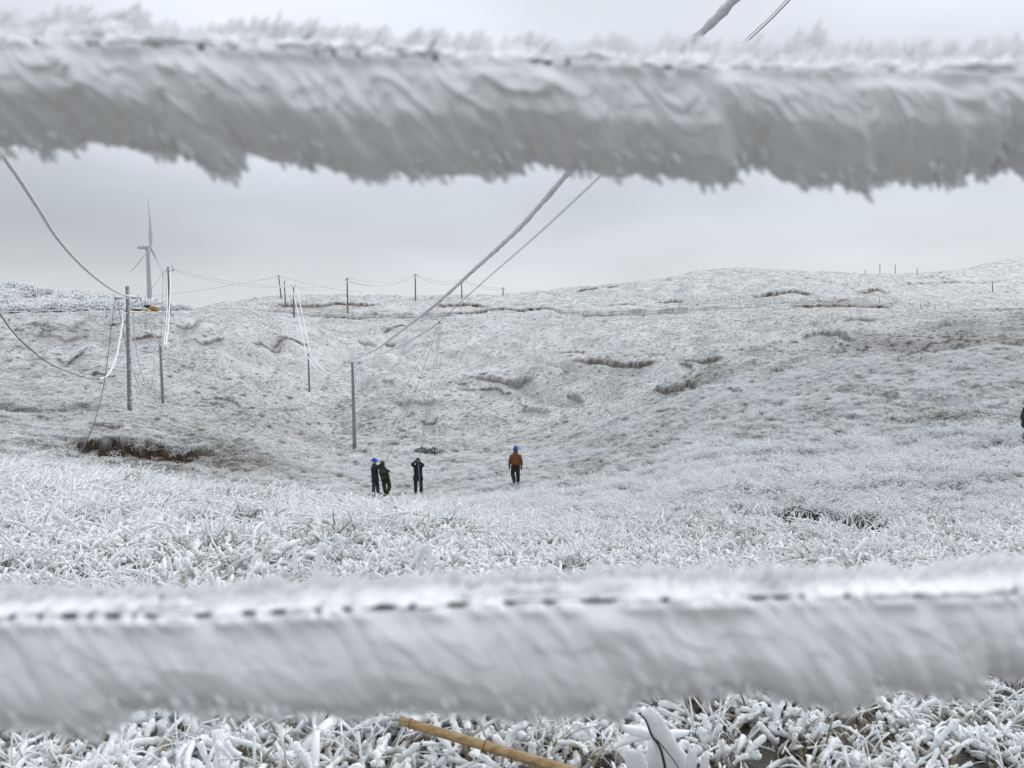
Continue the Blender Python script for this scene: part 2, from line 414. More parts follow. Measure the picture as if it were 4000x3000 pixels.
COLS = {
    -1300: near(.03) + [(4.7, 2400), (7, 2120), (9, 1985), (11, 1900), (14, 1835), (22, 1790), (33, 1690), (45, 1600), (75, 1470), (100, 1340), (120, 1250), (150, 1225), (190, 1215), (235, 1140), (270, 1105), (330, 1130), (500, 1220), (1500, 1300)],
    0: near(.02) + [(4.7, 2420), (7, 2150), (9, 2005), (11, 1915), (13, 1862), (17, 1850), (22, 1840), (28, 1790), (36, 1700), (45, 1640), (55, 1590), (75, 1500), (100, 1370), (120, 1268), (130, 1250), (160, 1238), (190, 1228), (215, 1190), (240, 1150), (268, 1125), (300, 1130), (400, 1200), (1500, 1300)],
    450: near(.0) + [(4.7, 2430), (7, 2165), (9, 2030), (11, 1945), (13, 1900), (17, 1880), (22, 1865), (28, 1815), (36, 1760), (43, 1715), (52, 1640), (60, 1590), (75, 1530), (95, 1420), (115, 1300), (128, 1240), (136, 1228), (160, 1220), (185, 1215), (215, 1205), (250, 1175), (280, 1180), (500, 1280), (1500, 1300)],
    680: near(.0) + [(4.7, 2425), (7, 2165), (9, 2050), (11, 1975), (13, 1930), (17, 1920), (22, 1905), (28, 1860), (36, 1800), (45, 1745), (55, 1670), (65, 1620), (85, 1575), (105, 1440), (125, 1272), (135, 1220), (146, 1230), (165, 1224), (190, 1218), (230, 1215), (300, 1232), (500, 1280), (1500, 1300)],
    1000: near(.0) + [(4.7, 2415), (7, 2165), (9, 2060), (11, 2000), (13, 1970), (17, 1965), (22, 1955), (28, 1915), (36, 1870), (50, 1775), (70, 1680), (85, 1625), (110, 1490), (140, 1330), (165, 1230), (175, 1208), (187, 1219), (203, 1208), (218, 1196), (240, 1170), (262, 1156), (300, 1168), (500, 1280), (1500, 1300)],
    1250: near(.0) + [(4.7, 2410), (7, 2160), (9, 2062), (11, 2010), (13, 1985), (17, 1990), (22, 1985), (28, 1960), (36, 1920), (50, 1840), (72, 1745), (86, 1692), (92, 1690), (103, 1688), (112, 1625), (130, 1540), (160, 1385), (182, 1265), (192, 1240), (204, 1250), (214, 1233), (227, 1212), (255, 1170), (278, 1146), (320, 1160), (500, 1280), (1500, 1300)],
    1550: near(.0) + [(4.7, 2400), (7, 2155), (9, 2062), (11, 2018), (13, 1998), (17, 2000), (22, 1995), (28, 1970), (36, 1938), (50, 1862), (72, 1760), (86, 1705), (92, 1700), (103, 1702), (112, 1620), (130, 1510), (160, 1375), (188, 1270), (200, 1244), (212, 1253), (222, 1232), (236, 1210), (260, 1172), (290, 1150), (330, 1160), (500, 1280), (1500, 1300)],
    2000: near(.0) + [(4.7, 2410), (7, 2200), (10, 2100), (14, 2040), (22, 1965), (36, 1888), (50, 1812), (70, 1737), (80, 1700), (86, 1694), (96, 1712), (105, 1680), (114, 1600), (133, 1450), (160, 1335), (187, 1258), (200, 1241), (211, 1249), (222, 1226), (250, 1195), (300, 1162), (330, 1143), (380, 1155), (600, 1280), (1500, 1300)],
    2500: near(.0) + [(4.7, 2400), (7, 2190), (10, 2070), (14, 1990), (22, 1890), (36, 1765), (50, 1680), (60, 1612), (66, 1600), (79, 1628), (93, 1602), (104, 1530), (124, 1420), (150, 1325), (187, 1252), (203, 1230), (213, 1238), (224, 1212), (280, 1148), (340, 1094), (400, 1110), (600, 1250), (1500, 1300)],
    2850: near(.0) + [(4.7, 2400), (7, 2190), (10, 2060), (14, 1960), (20, 1840), (29, 1725), (41, 1610), (56, 1510), (63, 1484), (72, 1500), (80, 1468), (88, 1410), (94, 1388), (106, 1402), (116, 1380), (126, 1345), (150, 1295), (190, 1230), (215, 1200), (260, 1145), (320, 1078), (365, 1046), (430, 1065), (700, 1250), (1500, 1300)],
    3200: near(.0) + [(4.7, 2390), (7, 2175), (10, 2045), (14, 1940), (20, 1810), (28, 1690), (40, 1555), (54, 1455), (68, 1394), (75, 1376), (87, 1402), (101, 1396), (116, 1345), (132, 1310), (160, 1265), (190, 1228), (220, 1190), (270, 1140), (340, 1080), (390, 1060), (450, 1066), (700, 1120), (1500, 1300)],
    3500: near(.0) + [(4.7, 2380), (7, 2165), (10, 2035), (14, 1925), (20, 1790), (28, 1660), (40, 1510), (52, 1424), (61, 1386), (73, 1418), (90, 1416), (106, 1368), (130, 1308), (170, 1240), (210, 1202), (250, 1175), (330, 1120), (400, 1086), (460, 1078), (620, 1080), (900, 1180), (1500, 1300)],
    4000: near(.0) + [(4.7, 2360), (7, 2140), (10, 2005), (14, 1890), (20, 1745), (28, 1605), (38, 1455), (46, 1370), (50, 1343), (60, 1378), (78, 1388), (96, 1345), (120, 1300), (160, 1237), (200, 1213), (280, 1190), (400, 1140), (550, 1060), (700, 1000), (770, 990), (900, 1010), (1500, 1250)],
    5300: near(.0) + [(4.7, 2330), (7, 2110), (10, 1970), (14, 1840), (20, 1690), (28, 1540), (38, 1390), (46, 1325), (60, 1325), (120, 1280), (200, 1200), (400, 1110), (700, 975), (770, 970), (900, 990), (1500, 1250)],
}
LG0, LG1, NLG = math.log(0.1), math.log(1500.0), 900
LGS = np.linspace(LG0, LG1, NLG)
US = np.arange(-1300, 5301, 50.0)
ku = sorted(COLS)
colz = []
for u in ku:
    dd, zz = [], []
    for e in COLS[u]:
        d = e[0]
        dd.append(math.log(d)); zz.append(e[2] if len(e) == 3 else float(zrat(e[1])) * d)
    colz.append(pchip(dd, zz, LGS))
colz = np.array(colz)                                 # (ncol, NLG)
TAB = np.stack([pchip(np.array(ku, float), colz[:, j], US) for j in range(NLG)], 1)
for _ in range(2):                                    # soften the joints between columns
    TAB[1:-1] = 0.25 * TAB[:-2] + 0.5 * TAB[1:-1] + 0.25 * TAB[2:]


def tab(u, d):
    fu = np.clip((np.asarray(u, float) - US[0]) / 50.0, 0, len(US) - 1.001)
    fl = np.clip((np.log(np.maximum(d, 0.1)) - LG0) / (LG1 - LG0) * (NLG - 1), 0, NLG - 1.001)
    i, j = fu.astype(int), fl.astype(int); a, b = fu - i, fl - j
    return (TAB[i, j] * (1 - a) + TAB[i + 1, j] * a) * (1 - b) + (TAB[i, j + 1] * (1 - a) + TAB[i + 1, j + 1] * a) * b


PMAX = 0.82


def polar(x, y):
    r = np.hypot(x, y); ph = np.arctan2(x, y)
    pc = np.clip(ph, -PMAX, PMAX)
    return r, ph, 2000 + F * np.tan(pc), r * np.cos(pc)


def zbase(x, y):
    r, ph, u, d = polar(x, y)
    z = tab(u, d)
    w = np.clip((np.abs(ph) - PMAX) / (math.pi - PMAX), 0, 1) * 0.5
    if np.any(w > 0):
        z = z * (1 - w) + tab(4000 - u, d) * w
    return z


def hit(u, v, dmin=2.0, dmax=1200.0):
    ds = np.exp(np.linspace(math.log(dmin), math.log(dmax), 4000))
    zz = tab(np.full(4000, float(u)), ds)
    ok = np.nonzero(zz / ds >= float(zrat(v)))[0]
    return float(ds[ok[0]]) if len(ok) else dmax


# cut banks: top edge in the photograph, height, depth of the hollow in front, strength of earth colour with painted edge shadow
SCARS = [
    ([(185, 1690), (250, 1698), (330, 1708), (450, 1722), (600, 1735), (720, 1745), (850, 1748)], 1.05, 13.0, 1.0, 30),
    ([(-80, 1575), (130, 1585), (280, 1582), (410, 1575)], 0.55, 7.0, 0.25, 40),
    ([(1830, 1440), (1920, 1438), (2000, 1452), (2090, 1468)], 0.9, 12.0, 0.5, 90),
    ([(2540, 1505), (2650, 1496), (2740, 1500), (2850, 1486)], 1.5, 7.0, 1.0, 60),
    ([(2840, 1985), (2960, 1998), (3100, 2012), (3250, 2025), (3400, 2045), (3490, 2060), (3560, 2050)], 0.44, 3.0, 0.6, 7),
    ([(2230, 1402), (2330, 1398), (2430, 1425), (2500, 1420), (2570, 1408)], 0.9, 7.0, 0.7, 80),
    ([(2180, 1350), (2290, 1344)], 0.8, 5.0, 0.7, 90),
    ([(2670, 1395), (2740, 1398), (2830, 1392)], 0.9, 6.0, 0.7, 75),
    ([(3130, 1292), (3200, 1280), (3270, 1285), (3350, 1312)], 1.8, 20.0, 0.6, 95),
    ([(3540, 1372), (3600, 1345), (3670, 1352)], 1.6, 10.0, 0.8, 85),
    ([(3280, 1252), (3340, 1240), (3420, 1246)], 1.8, 16.0, 0.6, 120),
    ([(3650, 1268), (3720, 1255), (3800, 1256), (3850, 1268)], 1.8, 16.0, 0.5, 100),
    ([(1700, 1188), (1790, 1180), (1920, 1190)], 1.6, 14.0, 0.8, 200),
    ([(1000, 1206), (1150, 1216), (1300, 1224), (1450, 1229), (1600, 1228), (1700, 1226), (1800, 1218), (1950, 1206), (2050, 1205), (2160, 1202), (2190, 1215), (2300, 1217), (2500, 1214), (2700, 1207), (2850, 1195), (3060, 1190)], 1.9, 6.0, 1.0, 150),
    ([(2930, 1150), (3050, 1140), (3100, 1134), (3170, 1147)], 2.0, 12.0, 0.8, 200),
    ([(3780, 1208), (3900, 1206), (4200, 1203)], 3.0, 12.0, 1.0, 150),
    ([(3500, 1107), (3700, 1098), (3900, 1095)], 3.0, 14.0, 0.8, 300),
    ([(3330, 1130), (3420, 1125), (3480, 1140)], 2.5, 14.0, 0.9, 200),
    ([(3080, 1190), (3200, 1187), (3350, 1190), (3480, 1196)], 2.2, 10.0, 0.8, 150),
    ([(2560, 1172), (2620, 1168), (2670, 1171)], 1.6, 10.0, 0.8, 200),
    ([(1050, 1322), (1130, 1317), (1210, 1325)], 1.0, 6.0, 0.7, 100),
    ([(420, 1244), (470, 1241), (520, 1243)], 1.2, 4.0, 1.0, 100),
    ([(-200, 1238), (0, 1240), (60, 1249)], 2.2, 5.0, 1.0, 100),
    ([(505, 1298), (560, 1302), (640, 1308)], 1.2, 6.0, 0.7, 100),
    ([(130, 1282), (250, 1284), (330, 1280)], 0.9, 6.0, 0.4, 100),
    ([(1080, 1185), (1250, 1180), (1500, 1176)], 1.5, 9.0, 0.7, 205),
    ([(820, 1535), (900, 1552), (940, 1575)], 0.6, 4.0, 0.6, 50),
    ([(2250, 1130), (2420, 1110)], 1.6, 8.0, 0.7, 260),
    ([(3560, 1085), (3640, 1076), (3720, 1082)], 3.0, 14.0, 0.6, 480),
    ([(1360, 1870), (1450, 1878), (1540, 1872)], 0.4, 3.0, 0.2, 32),
]
rs = np.random.default_rng(7)
for _ in range(64):     # small terracettes and slips all over the slopes
    u_ = rs.uniform(-50, 4050); v_ = np.interp(rs.uniform() ** 1.3, [0, 1], [1130, 1680]); ln_ = rs.uniform(40, 150)
    if v_ > 1500: ln_ *= 1.5
    k_ = rs.normal(0, 0.10)
    SCARS.append(([(u_, v_), (u_ + ln_ * .5, v_ + k_ * ln_ * .5 + rs.normal(0, 1.2)), (u_ + ln_, v_ + k_ * ln_)], rs.uniform(0.35, 0.9), rs.uniform(3, 8), rs.uniform(0.2, 0.8), 28 if v_ > 1400 else 60))
SC = []
for pts, h, w, s, dm in SCARS:
    us = np.array([p[0] for p in pts], float)
    de = np.array([hit(p[0], p[1], dm) for p in pts])
    px = {185: 62, -80: 24, 1830: 24, 2540: 40, 2840: 112, 1000: 30, 3780: 30, 3130: 24, 3540: 28, 3280: 24, 3650: 20, 2230: 22, 2670: 22, 2930: 26, 3330: 22, 3080: 24, 1700: 24, 1080: 18, 3500: 18}.get(pts[0][0], rs.uniform(8, 15))   # bank height as seen
    dmean = float(np.exp(np.log(de).mean()))
    SC.append((us, np.log(de), px / F * dmean, w, min(1, s * 1.25)))


def relief(x, y):
    """final height and the soil / bare masks"""
    z = zbase(x, y)
    r, ph, u, d = polar(x, y)
    soil_shade = np.zeros_like(z); bare = np.zeros_like(z)
    far = sstep(6, 60, r)
    z = z + fbm(x / 2.6, y / 2.6, 3, 4, 0.55) * (0.30 + 0.06 * far) * sstep(1.0, 4, r)
    z = z + 0.22 * fbm(x / 1.2, y / 1.2, 71, 2) * sstep(2.5, 4, r) * (1 - sstep(7.5, 10, r))
    z = z + fbm(x / 15, y / 15, 9, 3) * 0.8 * sstep(50, 150, r) * (1 - 0.75 * sstep(176, 192, r) * (1 - sstep(250, 280, r)))
    calm = 1 - 0.75 * sstep(176, 192, r) * (1 - sstep(250, 280, r))
    ga = fbm(x / 13 + 0.35 * y / 13, y / 30, 63, 3); z = z - 1.5 * np.clip(0.16 - np.abs(ga), 0, 1) / 0.16 * sstep(75, 130, r) * (1 - 0.4 * sstep(260, 420, r)) * calm
    z = z - (0.10 + 0.14 * sstep(12, 30, r)) * np.clip(0.13 - np.abs(fbm(x / 1.2, y / 1.9, 67, 2)), 0, 1) / 0.13 * sstep(5, 10, r) * (1 - 0.5 * sstep(60, 120, r))
    z = z - 0.35 * np.clip(0.14 - np.abs(fbm(x / 5, y / 9, 65, 2)), 0, 1) / 0.14 * sstep(10, 40, r)
    z = z + fbm(x / 0.7, y / 0.7, 21, 2) * (0.10 + 0.08 * far)
    for i, (us, le, h, w, s) in enumerate(SC):
        m = (u > us[0]) & (u < us[-1]) & (np.abs(ph) < PMAX)
        if not m.any(): continue
        uu, dd, xx, yy = u[m], d[m], x[m], y[m]
        e = np.exp(np.interp(uu, us, le))
        e = e * (1 + 0.02 * fbm(uu / 45.0, uu * 0 + i, 5, 3)) + 0.4 * h * fbm(uu / 26.0, uu * 0 + i, 8, 2)
        tp = np.clip(np.minimum((uu - us[0]), (us[-1] - uu)) / (0.2 * (us[-1] - us[0])), 0, 1) ** 0.6
        tp = tp * (0.98 if us[-1] - us[0] > 600 else 1) * ((0.95 if us[-1] - us[0] > 600 else 0.75) + 0.8 * np.clip(fbm(uu / 60.0, uu * 0 + 3 + i, 31, 2) + 0.35, 0, 1))
        g = e - dd                                   # metres in front of the edge
        face = sstep(0, 0.22 * h + 0.0035 * e, g)
        hol = face * np.clip(1 - np.clip(g, 0, None) / w, 0, 1) ** 1.4
        lip = np.exp(-(np.clip(-g, 0, None) / (1.2 * h)) ** 2) * (g <= 0)
        z[m] += -h * tp * hol + 0.18 * h * tp * lip
        fw = 0.45 * h + 0.005 * e
        soil_shade[m] = np.maximum(soil_shade[m], s * sstep(0, 0.03 * fw, g) * (1 - sstep(0.75 * fw, 1.2 * fw, g)) * np.clip(tp * 1.3, 0, 1))
        bare[m] = np.maximum(bare[m], 0.85 * sstep(0, 0.3 * fw, g) * (1 - sstep(0.3 * w, 0.85 * w, g)) * np.clip(tp, 0, 1))
    return z, soil_shade, bare


# sheltered ground that took little rime: centre in the photograph, half sizes, how bare
THIN = [(860, 1775, 330, 70, .8, 24), (480, 1775, 330, 60, .8, 24), (3420, 1330, 330, 50, .9, 95), (3750, 1340, 300, 50, 1.0, 85), (3980, 1310, 250, 55, .8, 85), (1500, 1640, 420, 45, .5, 80), (900, 1600, 350, 40, .45, 60), (3250, 1180, 350, 18, .8, 180), (2680, 1505, 220, 30, .8, 60),
        (300, 1265, 260, 22, .5, 100), (2300, 1415, 320, 40, .35, 80), (2450, 1760, 240, 28, .45, 28), (3200, 2080, 500, 90, .55, 6), (2900, 1170, 500, 28, .3, 190), (1250, 1205, 260, 16, .5, 185), (2100, 2180, 120, 60, .4, 5), (1700, 2110, 160, 40, .4, 6), (600, 2230, 300, 50, .4, 4), (3700, 1620, 260, 40, .35, 20), (3100, 1250, 400, 40, .3, 130)]
TH_ = []
for (a_, b_, ra_, rb_, s_, dm_) in THIN:
    dd_ = [hit(a_, b_ + k * rb_, dm_ * 0.5 if k > 0 else dm_) for k in (1, 0, -1)]
    TH_.append((a_, math.log(dd_[1]), ra_, max(0.08, abs(math.log(dd_[2] / dd_[0])) * 0.5), s_ * (0.55 if dm_ > 50 else 0.8)))


def lack(x, y):
    r, ph, u, d = polar(x, y)
    o = np.zeros_like(u); ld = np.log(np.maximum(d, 0.1))
    for (a, l0, ra, rl, s_) in TH_:
        o = np.maximum(o, s_ * np.exp(-(((u - a) / ra) ** 2 + ((ld - l0) / rl) ** 2) * 1.2))
    return np.clip(o * (0.6 + 1.4 * (fbm(x / (0.03 * r + .3), y / (0.06 * r + .3), 91, 3) + 0.3)), 0, 1)


def gz(x, y):
    z, _, _ = relief(np.array([float(x)]), np.array([float(y)]))
    return float(z[0])


def ground_mesh():
    ph = np.concatenate([np.linspace(-0.72, 0.72, 600), np.linspace(0.72, 2 * math.pi - 0.72, 62)[1:-1]])
    def sp(a, b, n): return np.exp(np.linspace(math.log(a), math.log(b), n, endpoint=False))
    r = np.concatenate([sp(0.12, 2, 16), sp(2, 6, 70), sp(6, 15, 170), sp(15, 60, 300), sp(60, 140, 190), sp(140, 420, 230), sp(420, 1000, 60), sp(1000, 1500, 8), [1500]])
    R, PH = np.meshgrid(r, ph, indexing='ij')
    X, Y = R * np.sin(PH), R * np.cos(PH)
    z, soil_shade, bare = relief(X.ravel(), Y.ravel())
    v = np.stack([X.ravel(), Y.ravel(), z], 1)
    nr_, nc = R.shape
    i = np.arange(nr_ * nc).reshape(nr_, nc)
    a, b = i[:-1], i[1:]
    q = np.stack([a, b, np.roll(b, -1, 1), np.roll(a, -1, 1)], -1).reshape(-1, 4)
    fr = (0.10 + 0.90 * sstep(6, 48, R.ravel())) * (1 - 0.85 * lack(X.ravel(), Y.ravel()))
    return mesh_np('ground', v, q, True, {'soil_shade': soil_shade, 'bare': bare, 'frost': fr})


ob('ground', ground_mesh(), M_GROUND, kind='structure')

# ---------------------------------------------------------------- frosted grass (stuff: nobody could count it)
def stalks(n, rad, Lr, rr, e0, bend, k, sides, comb=None, spread=1.2, fat=0.0, grow=0.6, seed=0, nubs=0):
    g = np.random.default_rng(seed)
    az = g.uniform(0, 2 * np.pi, n) if comb is None else g.normal(comb, spread, n)
    rb = rad * np.sqrt(g.uniform(0, 1, n)); ab = g.uniform(0, 2 * np.pi, n)
    base = np.stack([rb * np.cos(ab), rb * np.sin(ab), g.uniform(-0.03, 0.0, n)], 1)
    Ln = g.uniform(*Lr, n); r1 = g.uniform(*rr, n)
    fatm = g.uniform(0, 1, n) < fat
    r1 = np.where(fatm, r1 * g.uniform(1.25, 1.8, n), r1)
    el0 = np.radians(g.uniform(*e0, n)); bd = np.radians(g.uniform(*bend, n))
    t = np.linspace(0, 1, k - 2)
    el_ = el0[:, None] - bd[:, None] * t[None, :] ** 1.1
    wob = np.cumsum(g.normal(0, 0.16, (n, k - 2)), 1)
    az_ = az[:, None] + g.normal(0, 0.5, n)[:, None] * t[None, :] + wob
    el_ = el_ + np.cumsum(g.normal(0, 0.11, (n, k - 2)), 1)
    dx = np.cos(el_) * np.cos(az_); dy = np.cos(el_) * np.sin(az_); dz = np.sin(el_)
    step = Ln[:, None] / (k - 2)
    D = np.stack([dx, dy, dz], -1)
    pts = base[:, None, :] + np.concatenate([np.zeros((n, 1, 3)), np.cumsum(D * step[..., None], 1)], 1)   # k-1 points
    last = pts[:, -1] + D[:, -1] * r1[:, None] * 0.75
    pts = np.concatenate([pts, last[:, None]], 1)
    tt = np.linspace(0, 1, k - 1)
    rad_ = r1[:, None] * ((1 - grow) + grow * tt[None, :]) * (1 + g.normal(0, 0.17, (n, k - 1)))
    rad_ = np.concatenate([rad_, rad_[:, -1:] * 0.25], 1)
    v, q, tv = tubes(pts, rad_, sides)
    if nubs:
        m = n * nubs
        si = g.integers(0, n, m); ki = g.integers(1, k - 1, m); fr_ = g.uniform(0, 1, m)
        a_, b_ = pts[si, ki - 1], pts[si, ki]
        c_ = a_ + (b_ - a_) * fr_[:, None]; r_ = rad_[si, ki]
        dd_ = g.normal(0, 1, (m, 3)); dd_[:, 2] = np.abs(dd_[:, 2]) * 0.8; dd_ /= np.linalg.norm(dd_, axis=1, keepdims=True)
        l_ = r_ * g.uniform(0.9, 1.9, m)
        pn = c_[:, None, :] + dd_[:, None, :] * (l_[:, None] * np.array([0.2, 0.75, 1.1, 1.25]))[..., None]
        rn = (r_ * g.uniform(0.45, 0.8, m))[:, None] * np.array([1.0, 1.0, 0.7, 0.1])
        v2, q2, _ = tubes(pn, rn, 5)
        t2 = np.repeat(np.clip((ki - 1 + fr_) / (k - 1) + 0.15, 0, 1), 20)
        q = np.concatenate([q, q2 + len(v)]); v = np.concatenate([v, v2]); tv = np.concatenate([tv, t2])
    return v, q, tv


def variant(name, mat, col, *args, **kw):
    v, q, t = stalks(*args, **kw)
    me = mesh_np(name, v, q, True, {'t': t})
    me.materials.append(mat)
    o = bpy.data.objects.new(name, me)
    col.objects.link(o)
    return o


def scatter(name, pts, rot, scl, idx, col, label, bare_=0.75):
    me = bpy.data.meshes.new(name)
    n = len(pts)
    me.vertices.add(n); me.vertices.foreach_set('co', np.asarray(pts, np.float32).ravel())
    a = me.attributes.new('rot', 'FLOAT_VECTOR', 'POINT'); a.data.foreach_set('vector', np.asarray(rot, np.float32).ravel())
    a = me.attributes.new('scl', 'FLOAT_VECTOR', 'POINT'); a.data.foreach_set('vector', np.asarray(scl, np.float32).ravel())
    a = me.attributes.new('lack', 'FLOAT', 'POINT'); pa = np.asarray(pts); a.data.foreach_set('value', (bare_ * lack(pa[:, 0], pa[:, 1])).astype(np.float32))
    a = me.attributes.new('idx', 'INT', 'POINT'); a.data.foreach_set('value', np.asarray(idx, np.int32))
    o = ob(name, me, label=label, cat='grass', kind='stuff')
    g = bpy.data.node_groups.new(name, 'GeometryNodeTree')
    g.interface.new_socket('Geometry', in_out='INPUT', socket_type='NodeSocketGeometry')
    g.interface.new_socket('Geometry', in_out='OUTPUT', socket_type='NodeSocketGeometry')
    gi, go = g.nodes.new('NodeGroupInput'), g.nodes.new('NodeGroupOutput')
    ci = g.nodes.new('GeometryNodeCollectionInfo'); ci.inputs['Collection'].default_value = col
    ci.inputs['Separate Children'].default_value = True; ci.inputs['Reset Children'].default_value = True
    iop = g.nodes.new('GeometryNodeInstanceOnPoints'); iop.inputs['Pick Instance'].default_value = True
    def na(nm, ty):
        x = g.nodes.new('GeometryNodeInputNamedAttribute'); x.data_type = ty; x.inputs['Name'].default_value = nm
        return [s for s in x.outputs if s.enabled and s.name == 'Attribute'][0]
    g.links.new(gi.outputs[0], iop.inputs['Points']); g.links.new(ci.outputs[0], iop.inputs['Instance'])
    g.links.new(na('rot', 'FLOAT_VECTOR'), iop.inputs['Rotation']); g.links.new(na('scl', 'FLOAT_VECTOR'), iop.inputs['Scale'])
    g.links.new(na('idx', 'INT'), iop.inputs['Instance Index'])
    g.links.new(iop.outputs[0], go.inputs[0])
    md = o.modifiers.new('scatter', 'NODES'); md.node_group = g
    return o


def ring_points(d0, d1, dens, umin=-900, umax=4900, seed=0):
    """uniform over the ground between d0 and d1 in the sector in view (with margins)"""
    g = np.random.default_rng(seed)
    p0, p1 = math.atan((umin - 2000) / F), math.atan((umax - 2000) / F)
    area = 0.5 * (p1 - p0) * (d1 * d1 - d0 * d0)
    n = int(area * dens)
    ph = g.uniform(p0, p1, n); r = np.sqrt(g.uniform(d0 * d0, d1 * d1, n))
    return r * np.sin(ph), r * np.cos(ph), g


VN, VM, VF = (bpy.data.collections.new(n) for n in ('near_stalks', 'mid_stalks', 'far_stalks'))
nv = 0
for i in range(4): variant(f'v{nv:02d}', M_GNEAR, VN, 26, 0.13, (0.10, 0.27), (0.006, 0.0118), (25, 75), (40, 140), 10, 7, fat=0.12, nubs=10, seed=100 + i); nv += 1
for i in range(4): variant(f'v{nv:02d}', M_GNEAR, VN, 24, 0.15, (0.13, 0.33), (0.006, 0.0118), (15, 60), (30, 120), 10, 7, comb=0.0, spread=0.6, fat=0.12, nubs=10, seed=120 + i); nv += 1
for i in range(2): variant(f'v{nv:02d}', M_GNEAR, VN, 18, 0.08, (0.08, 0.19), (0.006, 0.0118), (50, 88), (5, 60), 8, 7, fat=0.14, nubs=10, seed=140 + i); nv += 1
for i in range(2): variant(f'v{nv:02d}', M_GNEAR, VN, 40, 0.12, (0.10, 0.30), (0.0022, 0.0042), (30, 85), (20, 90), 6, 4, grow=0.2, seed=160 + i); nv += 1
for i in range(4): variant(f'v{nv:02d}', M_GNEAR, VN, 16, 0.12, (0.05, 0.16), (0.009, 0.0165), (35, 88), (10, 90), 7, 8, fat=0.1, nubs=14, seed=180 + i); nv += 1
nm = 0
for i in range(4): variant(f'v{nm:02d}', M_GMID, VM, 34, 0.16, (0.12, 0.30), (0.0045, 0.008), (20, 80), (20, 110), 5, 4, seed=200 + i); nm += 1
for i in range(4): variant(f'v{nm:02d}', M_GMID, VM, 32, 0.2, (0.16, 0.40), (0.0045, 0.008), (10, 55), (20, 90), 5, 4, comb=0.0, spread=0.5, seed=220 + i); nm += 1
for i in range(2): variant(f'v{nm:02d}', M_GMID, VM, 28, 0.1, (0.10, 0.26), (0.004, 0.007), (45, 88), (5, 50), 5, 4, seed=240 + i); nm += 1
nf = 0
for i in range(6): variant(f'v{nf:02d}', M_GFAR, VF, 22, 0.26, (0.16, 0.42), (0.012, 0.024), (5, 70), (20, 100), 4, 3, comb=0.0, spread=0.9, seed=300 + i); nf += 1

# keep the bamboo and the twig clear of stalks rising in front of them
BAM0, BAM1 = P(1565, 2815, 2.72), P(2185, 3000, 2.46)


def place(x, y, g, smin, smax, nvar, flow=True, keepsoil=0.25, zs=(0.8, 1.25), sink=0.0):
    z, soil_shade, bare = relief(x, y)
    keep = g.uniform(0, 1, len(x)) > np.clip(soil_shade * (1 - keepsoil) * 1.6 + bare * 1.2, 0, 0.985)
    x, y, z = x[keep], y[keep], z[keep]
    n = len(x)
    fl = 6.0 * fbm(x / 6.0, y / 6.0, 77, 2) + 3.3          # lodging direction drifts over the slope
    yaw = fl + g.normal(0, 0.7, n) if flow else g.uniform(0, 6.28, n)
    s = g.uniform(smin, smax, n) * np.where(y < 15, 1.18 - 0.36 * sstep(-0.25, 0.35, x / np.maximum(y, 1)) - 0.25 * sstep(7, 13, y), 0.88) * (0.85 + 0.6 * np.clip(fbm(x / 1.1, y / 1.1, 55, 2) * 1.6 + 0.25, 0, 1))
    rot = np.stack([g.normal(0, 0.1, n), g.normal(0, 0.1, n), yaw], 1)
    scl = np.stack([s, s, s * g.uniform(*zs, n)], 1)
    return np.stack([x, y, z - sink], 1), rot, scl, g.integers(0, nvar, n)


x, y, g = ring_points(1.1, 7.5, 58, -1500, 5500, seed=1)
bt = np.clip((x - BAM0[0]) / (BAM1[0] - BAM0[0]), -0.1, 1.5)
by = BAM0[1] + (BAM1[1] - BAM0[1]) * bt
clear = (x > BAM0[0] - 0.12) & (y < by + 0.16) & (y > by - 0.9) & (x < 0.75)
x, y = x[~clear], y[~clear]
nA = place(x, y, g, 0.8, 1.2, nv)
x, y, g = ring_points(7.5, 18, 42, -1000, 5000, seed=2)
kp = g.uniform(0, 1, len(x)) > sstep(8.5, 18, np.hypot(x, y)) * 0.97; x, y = x[kp], y[kp]
nB = place(x, y, g, 0.8, 1.25, nv)
scatter('ice_coated_stalks', *[np.concatenate([a, b]) for a, b in zip(nA, nB)], VN, 'tangled dead stalks thick with white ice in the foreground')
x, y, g = ring_points(7.5, 28, 34, -700, 4700, seed=3); kp = g.uniform(0, 1, len(x)) < 0.25 + 0.75 * sstep(8, 15, np.hypot(x, y)); x, y = x[kp], y[kp]; mA = place(x, y, g, 0.85, 1.3, nm)
x, y, g = ring_points(28, 66, 9, -600, 4600, seed=4); mB = place(x, y, g, 0.85, 1.35, nm, zs=(0.65, 1.0))
scatter('rimed_grass', *[np.concatenate([a, b]) for a, b in zip(mA, mB)], VM, 'low rime covered grass on the valley floor and right hand slope')
x, y, g = ring_points(60, 130, 2.3, -400, 4400, seed=5); fA = place(x, y, g, 0.6, 1.15, nf, zs=(0.55, 0.95))
x, y, g = ring_points(130, 230, 0.7, -400, 4400, seed=6); fB = place(x, y, g, 0.8, 1.5, nf, zs=(0.5, 0.85))
x, y, g = ring_points(230, 450, 0.28, -400, 4400, seed=8); fC = place(x, y, g, 1.0, 1.9, nf, zs=(0.4, 0.8))
x, y, g = ring_points(450, 820, 0.06, 3000, 4500, seed=9); fD = place(x, y, g, 1.8, 3.5, nf, zs=(0.3, 0.7))
scatter('distant_rimed_grass', *[np.concatenate(a) for a in zip(fA, fB, fC, fD)], VF, 'frosted tussock grass over the far hillsides')

